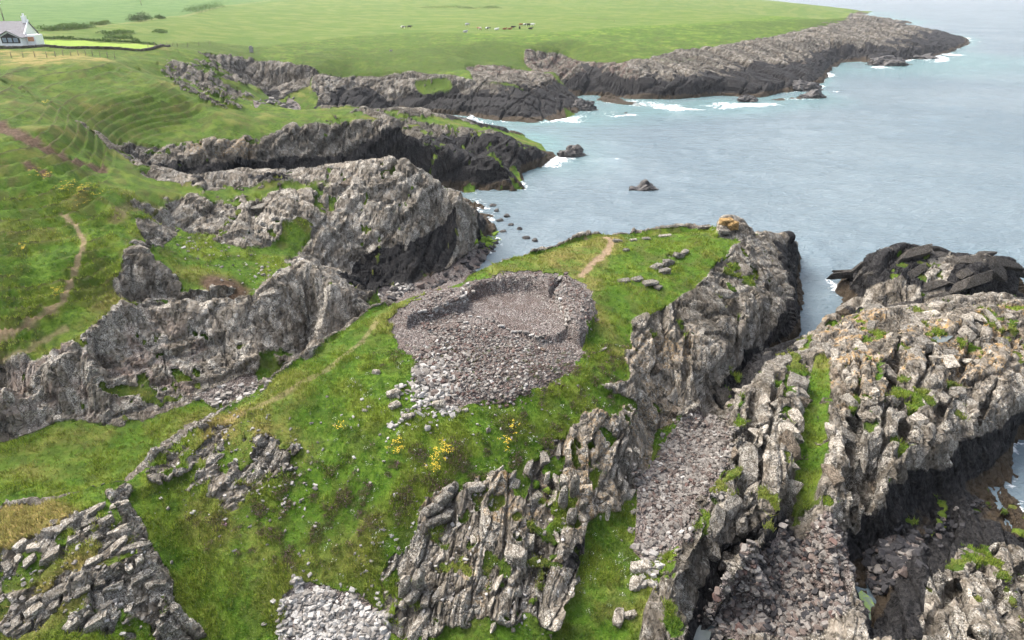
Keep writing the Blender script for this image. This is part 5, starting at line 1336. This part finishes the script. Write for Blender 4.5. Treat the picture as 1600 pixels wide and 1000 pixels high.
# main range, ridge along x
def gable_block(x0, x1, y0, y1, h, rh, wallm, roofm, parent, ov=.25, axis='x'):
    if axis == 'x':
        ym = (y0 + y1) / 2
        w = poly('wall', [(x0,y0,0),(x1,y0,0),(x1,y1,0),(x0,y1,0),(x0,y0,h),(x1,y0,h),(x1,y1,h),(x0,y1,h),(x0,ym,h+rh),(x1,ym,h+rh)],
             [(0,1,5,4),(2,3,7,6),(1,2,6,9,5),(3,0,4,8,7)], wallm, parent)
        k = rh / (ym - y0); o = ov; zt = .14
        r = poly('roof', [(x0-o,y0-o,h-o*k),(x1+o,y0-o,h-o*k),(x1+o,ym,h+rh),(x0-o,ym,h+rh),(x1+o,y1+o,h-o*k),(x0-o,y1+o,h-o*k),
                          (x0-o,y0-o,h-o*k+zt),(x1+o,y0-o,h-o*k+zt),(x1+o,ym,h+rh+zt),(x0-o,ym,h+rh+zt),(x1+o,y1+o,h-o*k+zt),(x0-o,y1+o,h-o*k+zt)],
             [(3,2,1,0),(5,4,2,3),(6,7,8,9),(9,8,10,11),(0,1,7,6),(1,2,8,7),(2,4,10,8),(4,5,11,10),(5,3,9,11),(3,0,6,9)], roofm, parent)
    else:
        xm = (x0 + x1) / 2
        w = poly('wall', [(x0,y0,0),(x1,y0,0),(x1,y1,0),(x0,y1,0),(x0,y0,h),(x1,y0,h),(x1,y1,h),(x0,y1,h),(xm,y0,h+rh),(xm,y1,h+rh)],
             [(1,2,6,5),(3,0,4,7),(0,1,5,8,4),(2,3,7,9,6)], wallm, parent)
        k = rh / (xm - x0); o = ov; zt = .14
        r = poly('roof', [(x0-o,y0-o,h-o*k),(x0-o,y1,h-o*k),(xm,y1,h+rh),(xm,y0-o,h+rh),(x1+o,y0-o,h-o*k),(x1+o,y1,h-o*k),
                          (x0-o,y0-o,h-o*k+zt),(x0-o,y1,h-o*k+zt),(xm,y1,h+rh+zt),(xm,y0-o,h+rh+zt),(x1+o,y0-o,h-o*k+zt),(x1+o,y1,h-o*k+zt)],
             [(0,1,2,3),(3,2,5,4),(9,8,7,6),(10,11,8,9),(6,7,1,0),(0,3,9,6),(3,4,10,9),(4,5,11,10),(1,7,8,2),(2,8,11,5)], roofm, parent)
    return w, r
w1, r1 = gable_block(-9, 1.6, 0, 5.6, 2.3, 2.5, WHITE, SLATE, cot)
poly('verge', [(1.72,-.3,2.1),(1.95,-.3,2.1),(1.95,2.8,4.98),(1.72,2.8,4.98),(1.72,-.3,2.4),(1.95,-.3,2.4),(1.95,2.8,5.28),(1.72,2.8,5.28)], [(0,1,2,3),(7,6,5,4),(0,4,5,1),(1,5,6,2),(0,3,7,4)], WHITE, r1)
ch = box('chimney', .7, 1.5, 2.4, 3.2, 4.5, 6.0, WHITE, r1); box('chimney_pot', .95, 1.25, 2.65, 2.95, 6.0, 6.5, WHITE, r1)
w2, r2 = gable_block(-2.4, 2.6, -3.2, .2, 1.9, 1.3, WHITE, SLATE, cot, .3, 'y')
gl = poly('window', [(-1.6,-3.26,.75),(2.3,-3.26,.75),(2.3,-3.26,1.8),(.1,-3.26,2.85),(-1.6,-3.26,2.0)], [(0,1,2,3,4)], DARK, cot)
for i, (a, b) in enumerate([(-1.35,-.5),(-.2,.65),(.95,1.9)]): poly('pane', [(a,-3.3,.95),(b,-3.3,.95),(b,-3.3,1.85),(a,-3.3,1.85)], [(0,1,2,3)], GLASS, gl)
an = box('annexe', 2.75, 4.6, -1.4, 1.8, 0, 2.3, WHITE, cot)
wv = box('window', 3.0, 4.3, -1.46, -1.38, 1.0, 1.9, TERRA, an)
box('door', -6.2, -5.3, -.06, .02, 0, 2.0, DARK, cot)
for a in (-8.2, -4.4): 
    wv = box('window', a, a + .9, -.05, .02, .9, 1.8, DARK, cot); box('pane', a + .08, a + .82, -.07, -.05, 1.0, 1.72, GLASS, wv)
# painted bench in front
bx_, by_, bz_ = P(16, 71, hz0)
bench = tag(empty('bench', (bx_, by_ - .6, gz_at(bx_, by_ - .6)), .05), 'blue painted garden bench in front of the white cottage', 'bench')
box('seat', -1.1, 1.1, -.25, .25, .42, .5, BLUE, bench); box('backrest', -1.1, 1.1, .2, .27, .5, 1.05, BLUE, bench)
for sx in (-1, 1):
    for sy in (-.18, .18): box('leg', sx - .06, sx + .06, sy - .06, sy + .06, 0, .42, BLUE, bench)

# ------------------------------------------------------------------ poles, fences, wall, hedges
def tube(pts_, r0, r1=None, n=7):
    r1 = r0 if r1 is None else r1
    v, f = [], []
    m = len(pts_)
    for i, p in enumerate(pts_):
        p = Vector(p); d = (Vector(pts_[min(i + 1, m - 1)]) - Vector(pts_[max(i - 1, 0)])).normalized()
        u = d.orthogonal().normalized(); w = d.cross(u); r = r0 + (r1 - r0) * i / max(1, m - 1)
        for k in range(n):
            a = 6.2832 * k / n; v.append(p + u * math.cos(a) * r + w * math.sin(a) * r)
    for i in range(m - 1):
        for k in range(n): f.append((i * n + k, i * n + (k + 1) % n, (i + 1) * n + (k + 1) % n, (i + 1) * n + k))
    f.append(tuple(range(n))[::-1]); f.append(tuple((m - 1) * n + k for k in range(n)))
    return v, f
def pole(px, py, z, h, label):
    x, y, _ = P(px, py, z); z = gz_at(x, y)
    t = tag(empty('utility_pole', (x, y, z)), label, 'utility pole')
    poly('shaft', *tube([(0, 0, -.3), (0, 0, h)], .17, .11), WOOD, t)
    box('crossarm', -.7, .7, -.06, .06, h - .55, h - .43, WOOD, t)
    for a in (-.55, 0, .55): poly('insulator', *tube([(a, 0, h - .43), (a, 0, h - .25)], .05, .035, 6), WHITE, t)
pole(8, 38, 21, 6.6, 'dark wooden utility pole rising behind the cottage roof')
pole(354, 6, 18.5, 7.5, 'distant utility pole on the field at the end of the hedge')
pole(221, 8, 20.8, 7.5, 'faint distant utility pole in the upper green field')
def fence(pixs, n, label, h=1.1):
    p3 = [hit(a, b, ZF) for a, b in pixs]
    x0, y0, z0 = p3[0]
    t = tag(empty('wire_fence', (x0, y0, gz_at(x0, y0))), label, 'fence')
    tot = sum(math.dist(a[:2], b[:2]) for a, b in zip(p3[:-1], p3[1:])); posts = []
    for i in range(n):
        d = tot * i / (n - 1)
        for a, b in zip(p3[:-1], p3[1:]):
            L = math.dist(a[:2], b[:2])
            if d <= L + 1e-6: k = d / L; posts.append((a[0] + (b[0] - a[0]) * k, a[1] + (b[1] - a[1]) * k)); break
            d -= L
    zb = t.location.z
    loc = [(x - x0, y - y0, gz_at(x, y) - zb) for x, y in posts]
    for p in loc: poly('post', *tube([(p[0], p[1], p[2] - .2), (p[0] + random.gauss(0, .04), p[1], p[2] + h)], .07, .06, 6), WOOD, t)
    for k in (.45, .75, 1.0): poly('wire', *tube([(p[0], p[1], p[2] + k) for p in loc], .008, None, 4), DARK, t)
fence([(0,92),(77,90),(130,86),(180,92)], 14, 'wire fence with weathered posts along the top of the terraced slope')
fence([(232,76),(280,73),(328,70)], 9, 'wire fence leading away from the end of the stone wall')
fence([(900,24),(912,28),(960,34)], 7, 'distant wire fence on the pasture above the far coast')

WALLSTONE = flat('dyke_stone', (.17, .16, .145), .95, .4, 4)
def dyke(pixs, w, h, label):
    p3 = [hit(a, b, ZF) for a, b in pixs]; x0, y0, _ = p3[0]; z0 = gz_at(x0, y0)
    t = tag(empty('stone_wall', (x0, y0, z0)), label, 'wall')
    recs = []
    for a, b in zip(p3[:-1], p3[1:]):
        L = math.dist(a[:2], b[:2]); ang = math.atan2(b[1] - a[1], b[0] - a[0])
        for c in range(4):
            d = random.uniform(0, .3)
            while d < L:
                s = random.uniform(.35, .7); k = d / L
                x, y = a[0] + (b[0] - a[0]) * k, a[1] + (b[1] - a[1]) * k
                recs.append((random.randrange(len(BLOCK)), (x - x0, y - y0, gz_at(x, y) - z0 + (c + .5) * h / 4 - .05), (s * 1.2, w * 1.5, h / 4 * 2.6), (random.gauss(0, .06), random.gauss(0, .06), ang + random.gauss(0, .08)), tuple(np.array(TINTS['brown' if random.random() < .6 else 'grey']) * random.uniform(.5, .95))))
                d += s
    o = joined('masonry', recs, lib=BLOCK, parent=t); o['kind'] = 'stuff'
dyke([(-10,76),(58,74),(130,76.5),(200,79),(228,79.5),(245,75),(266,73)], .5, .6, 'low drystone wall along the seaward side of the bright green lawn')

def bush(pixs, rad, hgt, n, label, name='hedge', tints=((.045, .090, .018), (.095, .150, .040))):
    p3 = [hit(a, b, ZF) for a, b in pixs]; x0, y0, _ = p3[0]; z0 = gz_at(x0, y0)
    t = tag(empty(name, (x0, y0, z0)), label, 'hedge' if name == 'hedge' else 'bush')
    L = [0]
    for a, b in zip(p3[:-1], p3[1:]): L.append(L[-1] + math.dist(a[:2], b[:2]))
    d = rng.uniform(0, L[-1], n) if L[-1] > 0 else np.zeros(n)
    X = np.interp(d, L, [p[0] for p in p3]) if L[-1] > 0 else np.full(n, x0); Y = np.interp(d, L, [p[1] for p in p3]) if L[-1] > 0 else np.full(n, y0)
    a = rng.uniform(0, 6.28, n); rr_ = rad * np.sqrt(rng.uniform(0, 1, n)); lump = 1 + .5 * noise(d / 2.0, d * 0, .3, 88)
    X = X + rr_ * np.cos(a); Y = Y + rr_ * np.sin(a)
    H = hgt * lump * np.sqrt(np.clip(1 - (rr_ / rad) ** 2, .05, 1)) * rng.uniform(.35, 1.05, n)
    C = np.stack([X - x0, Y - y0, sample(ZF, X, Y) - z0 + H], -1)
    d1, d2 = rng.normal(0, 1, C.shape), rng.normal(0, 1, C.shape)
    d1 /= np.linalg.norm(d1, axis=1)[:, None]; d2 /= np.linalg.norm(d2, axis=1)[:, None]
    s_ = rng.uniform(.12, .30, n)[:, None]
    V = np.stack([C - d1 * s_, C + d1 * s_, C + d2 * s_ * 1.3], 1).reshape(-1, 3)
    k = rng.uniform(0, 1, (n, 1)); colr = np.array([tints[0]]) * (1 - k) + np.array([tints[1]]) * k
    me = np_mesh('foliage', V, np.arange(len(V)).reshape(-1, 3), False); set_attr(me, 'tint', np.repeat(colr, 3, 0)); me.materials.append(LEAF_MAT)
    tag(link(bpy.data.objects.new('foliage', me), t), kind='stuff')
    sv, sf = [], []
    for i in range(0, n, max(1, n // 14)):
        vv, f2 = tube([(C[i][0], C[i][1], sample(ZF, X[i], Y[i]) - z0 - .1), tuple(C[i])], .03, .015, 5); o = len(sv); sv += vv; sf += [tuple(q_ + o for q_ in g_) for g_ in f2]
    poly('stem', sv, sf, WOOD, t)['kind'] = 'stuff'
bush([(57,60),(100,61.5),(160,65),(215,68),(242,70)], .8, .65, 2600, 'long clipped hedge along the inland side of the bright lawn')
bush([(62,48.5),(90,47.5),(140,43.5)], 2.0, 1.5, 2600, 'ragged dark hedge behind the lawn, left half of the field boundary', tints=((.055, .11, .022), (.11, .17, .045)))
bush([(146,40),(170,38)], 1.8, 1.2, 800, 'short low hedge between the ragged hedge and the dark bush', tints=((.06, .10, .02), (.11, .15, .04)))
bush([(206,34.5),(232,32)], 2.4, 2.6, 1500, 'darkest small bush on the field boundary', 'bush', ((.03, .06, .015), (.07, .105, .035)))
bush([(246,29.5),(254,29)], 1.6, 1.4, 500, 'small round bush next to the darkest bush', 'bush')
bush([(296,21),(315,17),(343,12)], 4.5, 3.0, 2200, 'large green thicket at the upper end of the field boundary', 'bush', ((.035, .08, .015), (.09, .15, .035)))
bush([(160,53),(205,52)], 2.0, .9, 1100, 'flat patch of rushes in the pale field beyond the lawn', 'bush', ((.05, .10, .02), (.10, .16, .04)))
bush([(168,60),(204,60)], 1.8, .8, 900, 'rushes between the flat patch and the clipped hedge', 'bush', ((.05, .10, .02), (.10, .16, .04)))
bush([(244,51),(256,50)], 1.5, .8, 500, 'small rush clump right of the flat patch in the pale field', 'bush', ((.05, .10, .02), (.10, .16, .04)))
bush([(210,66.5),(217,66.5)], .8, 1.0, 240, 'little dark shrub at the end of the clipped hedge', 'bush')
bush([(660,13),(720,12),(740,15)], 5.0, 1.6, 1300, 'far dark rushes in a hollow of the pasture', 'bush', ((.05, .09, .02), (.09, .14, .04)))
bush([(758,13),(776,14)], 5.0, 2.0, 700, 'far round bush beside the rushes in the pasture', 'bush', ((.05, .09, .02), (.09, .14, .04)))

# ------------------------------------------------------------------ cattle
def cow_mesh(lying=False):
    if lying:
        J = {'rump': (-.85,0,.42,.30), 'hip': (-.6,0,.5,.36), 'belly': (-.1,0,.48,.40), 'chest': (.4,0,.5,.36), 'neck': (.75,0,.72,.20), 'poll': (1.0,0,.95,.15), 'muzzle': (1.32,0,.82,.095), 'tail': (-1.1,.1,.3,.04), 'tail2': (-1.0,.3,.06,.04)}
        E = [('hip','rump'),('hip','belly'),('belly','chest'),('chest','neck'),('neck','poll'),('poll','muzzle'),('rump','tail'),('tail','tail2')]
        for s in (-1, 1):
            J['hk%d' % s] = (-.35, s*.42, .22, .12); J['hf%d' % s] = (.05, s*.48, .08, .07); E += [('hip','hk%d' % s),('hk%d' % s,'hf%d' % s)]
            J['fk%d' % s] = (.72, s*.26, .16, .10); J['ff%d' % s] = (.45, s*.32, .07, .065); E += [('chest','fk%d' % s),('fk%d' % s,'ff%d' % s)]
            J['ear%d' % s] = (.97, s*.24, .95, .04); E.append(('poll','ear%d' % s))
    else:
        J = {'rump': (-.85,0,1.12,.26), 'hip': (-.6,0,1.1,.33), 'belly': (-.1,0,1.0,.39), 'chest': (.45,0,1.05,.36), 'neck': (.85,0,1.1,.20), 'poll': (1.2,0,1.05,.15), 'muzzle': (1.5,0,.82,.095), 'tail': (-1.02,0,1.0,.04), 'tail2': (-1.05,0,.45,.04)}
        E = [('hip','rump'),('hip','belly'),('belly','chest'),('chest','neck'),('neck','poll'),('poll','muzzle'),('rump','tail'),('tail','tail2')]
        for s in (-1, 1):
            J['hs%d' % s] = (-.62,s*.22,.82,.17); J['hk%d' % s] = (-.78,s*.22,.46,.085); J['hf%d' % s] = (-.72,s*.22,.05,.07); E += [('hip','hs%d' % s),('hs%d' % s,'hk%d' % s),('hk%d' % s,'hf%d' % s)]
            J['fs%d' % s] = (.48,s*.2,.72,.14); J['fk%d' % s] = (.5,s*.2,.42,.08); J['ff%d' % s] = (.5,s*.2,.05,.07); E += [('chest','fs%d' % s),('fs%d' % s,'fk%d' % s),('fk%d' % s,'ff%d' % s)]
            J['ear%d' % s] = (1.17,s*.25,1.1,.04); E.append(('poll','ear%d' % s))
    ks = ['hip'] + [k for k in J if k != 'hip']
    me = bpy.data.meshes.new('cow'); me.from_pydata([J[k][:3] for k in ks], [(ks.index(a), ks.index(b)) for a, b in E], []); me.update()
    o = bpy.data.objects.new('cow', me); COL.objects.link(o)
    md = o.modifiers.new('skin', 'SKIN'); sub = o.modifiers.new('sub', 'SUBSURF'); sub.levels = sub.render_levels = 1
    for i, k in enumerate(ks): me.skin_vertices[0].data[i].radius = (J[k][3], J[k][3] * 1.12 if k in ('belly', 'chest', 'hip') else J[k][3]); me.skin_vertices[0].data[i].use_root = (i == 0)
    dg = bpy.context.evaluated_depsgraph_get(); dg.update()
    out = bpy.data.meshes.new_from_object(o.evaluated_get(dg)); bpy.data.objects.remove(o)
    for p_ in out.polygons: p_.use_smooth = True
    return out
def hide(name, a, b, cut):
    t = NT(name); v = t.coord('Object'); n = t.noise(v, 1.3, 2, .5)
    return t.done(t.mix(t.ramp(n, cut - .02, cut + .02), a, b), .85)
HIDES = {'black': hide('black_hide', (.02,.02,.02), (.03,.028,.026), .5), 'brown': hide('brown_hide', (.20,.085,.035), (.26,.12,.05), .5), 'white': hide('white_hide', (.66,.64,.60), (.55,.53,.5), .6),
         'pied': hide('pied_hide', (.025,.025,.025), (.68,.66,.62), .48), 'pied_brown': hide('brown_pied_hide', (.22,.09,.04), (.68,.66,.62), .48), 'grey': hide('grey_hide', (.32,.31,.33), (.45,.44,.45), .5)}
COWS = {}
def cow(px, py, kind, lying, rz, label):
    k = (kind, lying)
    if k not in COWS:
        COWS[k] = cow_mesh(lying); COWS[k].materials.clear(); COWS[k].materials.append(HIDES[kind])
    x, y, _ = hit(px, py, ZF)
    o = bpy.data.objects.new('cow', COWS[k]); o.location = (x, y, gz_at(x, y)); o.rotation_euler = (0, 0, rz)
    tag(link(o), label, 'cow', 'cattle on the far pasture')
for a in [(630,45.5,'pied',0,0.1,'black and white cow standing left of a black one, apart from the herd'), (640,44.5,'black',0,.3,'black cow beside the lone pied cow left of the herd'), (730,41,'grey',0,.2,'grey cow upslope at the left end of the main herd'), (727,51,'grey',1,.4,'pale grey cow lying at the lip of the pasture, nearest of the herd'),
          (749,47.5,'pied_brown',0,2.6,'brown and white cow at the left of the lower herd row'), (762,47.5,'pied',0,.2,'black and white cow in the lower row right of the brown pied one'), (776,47,'white',1,.1,'white cow lying alone in the lower herd row'), (788.5,46.5,'brown',1,.1,'left one of two brown cows lying side by side'), (796.5,46.5,'brown',1,.2,'right one of two brown cows lying side by side'),
          (801.5,45.5,'black',0,.1,'black cow standing close behind the two lying brown cows'), (812,46,'black',0,1.4,'black cow seen end on in the middle of the right hand group'), (814,41.2,'brown',0,.1,'brown cow at the left of the upper row'), (820.5,41.4,'pied',0,.2,'pied cow second in the upper row beside the brown one'), (825.5,41.4,'black',0,2.9,'black cow third in the upper row'),
          (832,41,'white',0,.2,'white cow at the right end of the upper row'), (829,46,'black',1,.1,'black cow lying at the right end of the lower row')]:
    cow(*a)

# ------------------------------------------------------------------ rocks in the water
SEAROCK = NT('wet_sea_rock'); _v = SEAROCK.coord('Object'); _n = SEAROCK.noise(_v, 1.2, 6, .7)
SEAROCK = SEAROCK.done(SEAROCK.mix(SEAROCK.ramp(_n, .35, .7), (.018, .017, .018), (.10, .090, .078)), .6, SEAROCK.bump(_n, .8, .3), .3)
def sea_rock(px, py, wpx, hpx, label, lobes=1, seed=1, grp=None):
    x, y, _ = P(px, py, 0); d = y * CP + CAM_H * SP
    w, h = wpx * d / FPX, hpx * d / FPX / .95
    bm = bmesh.new(); bmesh.ops.create_icosphere(bm, subdivisions=4 if wpx > 12 else 2, radius=1)
    co = np.array([v.co[:] for v in bm.verts], np.float32)
    nn_ = 1 + .45 * noise(co[:, 0] * 1.3 + seed, co[:, 1] * 1.3, co[:, 2] * 1.3, seed) + .22 * np.abs(noise(co[:, 0] * 3.1, co[:, 1] * 3.1 + seed, co[:, 2] * 3.1, seed + 1)) * 2 + .12 * noise(co[:, 0] * 7, co[:, 1] * 7, co[:, 2] * 9 + seed, seed + 2)
    lob = 1 + (.45 * np.cos(co[:, 0] * 5 + seed) if lobes > 1 else 0)
    for v, c, k, l in zip(bm.verts, co, nn_, np.broadcast_to(lob, nn_.shape)):
        zz = np.round(c[2] * k * 5) / 5 * .5 + c[2] * k * .5
        v.co = (c[0] * k * w * .5, c[1] * k * w * .34, zz * h * l * .95 - h * .1)
    me = bpy.data.meshes.new('sea_rock'); bm.to_mesh(me); bm.free(); me.materials.append(SEAROCK)
    o = bpy.data.objects.new('sea_rock', me); o.location = (x, y, 0); o.rotation_euler = (0, 0, .2)
    tag(link(o), label, 'rock', grp)
sea_rock(893, 245, 44, 15, 'dark rock islet just off the tip of the middle headland', 1, 3)
sea_rock(1003, 296, 40, 9, 'low double humped rock alone in the open water', 2, 5)
sea_rock(1385, 101, 62, 12, 'rock islet off the far coast, largest of its row', 1, 8); sea_rock(1440, 92, 40, 6, 'low skerry between the far islet and the far point', 2, 9); sea_rock(1255, 140, 56, 12, 'brown wave washed rock at the foot of the far cliffs', 1, 11); sea_rock(1270, 152, 40, 8, 'flat wave washed rock in front of the brown one under the far cliffs', 2, 12)
sea_rock(912, 172, 38, 14, 'dark rock at the mouth of the narrow far inlet', 1, 14); sea_rock(978, 178, 6, 3, 'tiny rock awash in foam off the far bay', 1, 15)
sea_rock(1168, 158, 28, 9, 'rounded brown rock at the waterline of the far cliffs', 1, 16)
for i, a in enumerate([(776, 330), (792, 338), (781, 345), (798, 352), (786, 362), (812, 358), (770, 322), (822, 372), (836, 376)]):
    sea_rock(a[0], a[1], 8 + (i * 37) % 5, 4, 'small dark stone breaking the water off the little boulder beach', 1, 20 + i, 'small stones off the boulder beach')
# pale leaning stones on the far cliff edge
boulder(393, 82, 10, 'pale leaning stone standing on the far grassy cliff edge', tint='pale', dims=(.7, .5, 1.9), rz=.4, name='standing_stone', sink=0, kind='s')
boulder(611, 80, 6, 'small pale stone on the green slope of the third headland', tint='pale', dims=(.8, .6, 1.4), rz=.9, kind='s')

# ------------------------------------------------------------------ breaking waves
FOAM = flat('sea_foam', (.82, .84, .84), .95, .06, 6)
def breaker(px, py, wpx, hpx, label, seed):
    x, y, _ = P(px, py, 0); d = y * CP + CAM_H * SP
    w, h = wpx * d / FPX, hpx * d / FPX
    V = []; n = 420; rn = np.random.default_rng(seed)
    u = rn.normal(0, .38, n); top = np.exp(-(u / .42) ** 2) * (.35 + .65 * rn.random(n)) * rn.random(n) ** .6
    C = np.stack([u * w * .8, rn.normal(0, .16, n) * w, top * h], -1)
    s_ = (.04 + .06 * rn.random(n))[:, None] * w * (1.15 - .6 * top[:, None])
    PV, PF = PROTO[0]
    recs = [(i % 14, tuple(C[i]), (s_[i, 0] * 1.3, s_[i, 0], s_[i, 0] * .9), tuple(rn.uniform(0, 6, 3)), (.8, .8, .8)) for i in range(n)]
    o = joined('breaking_wave', recs, mat=FOAM); o.location = (x, y, .05)
    tag(o, label, 'wave', kind=None)
    me = o.data; me.polygons.foreach_set('use_smooth', np.ones(len(me.polygons), bool))
breaker(737, 195, 34, 16, 'white wave bursting in front of the third headland', 1)
breaker(868, 172, 12, 20, 'spray thrown up in the narrow far inlet', 2)

# ------------------------------------------------------------------ tide pools
POOL = NT('pool_water'); POOL.b.inputs['IOR'].default_value = 1.33; POOL = POOL.done((.10, .115, .11), .06, None, .5)
ALGA = NT('green_pool_water'); _n = ALGA.noise(ALGA.coord(), 2.2, 5, .6); ALGA = ALGA.done(ALGA.mix(ALGA.ramp(_n, .42, .6), (.13, .17, .10), (.20, .30, .05)), .12, None, .5)
for pl, z, m in (([(1080,1010),(1088,985),(1100,965),(1125,950),(1140,945),(1130,965),(1112,985),(1105,1015)], .55, POOL), ([(1338,930),(1346,922),(1362,935),(1370,955),(1362,990),(1345,990),(1340,960)], .42, ALGA), ([(1455,528),(1468,523),(1490,525),(1478,534),(1460,536)], 6.6, POOL)):
    pp = [Vector(P(a, b, z)) for a, b in pl]
    o = poly('pool', pp, [tuple(range(len(pp)))], m); tag(o, kind='structure')

HAZE = 0.0001
# ------------------------------------------------------------------ haze
bm = bmesh.new()
bmesh.ops.create_cube(bm, size=1.0)
for v_ in bm.verts: v_.co = (v_.co.x * 12000, v_.co.y * 12000, (v_.co.z + .5) * (46.0 + 8.0) - 8.0)
me = bpy.data.meshes.new('haze'); bm.to_mesh(me); bm.free()
hm = bpy.data.materials.new('haze_air'); hm.use_nodes = True
ht = hm.node_tree
ht.nodes.remove(ht.nodes['Principled BSDF'])
pv = ht.nodes.new('ShaderNodeVolumePrincipled')
pv.inputs['Color'].default_value = (.93, .96, 1.0, 1); pv.inputs['Density'].default_value = HAZE
pv.inputs['Anisotropy'].default_value = .2
ht.links.new(pv.outputs[0], ht.nodes['Material Output'].inputs['Volume'])
me.materials.append(hm)
hz = tag(link(bpy.data.objects.new('haze', me)), kind='stuff')
scene.cycles.volume_bounces = 0
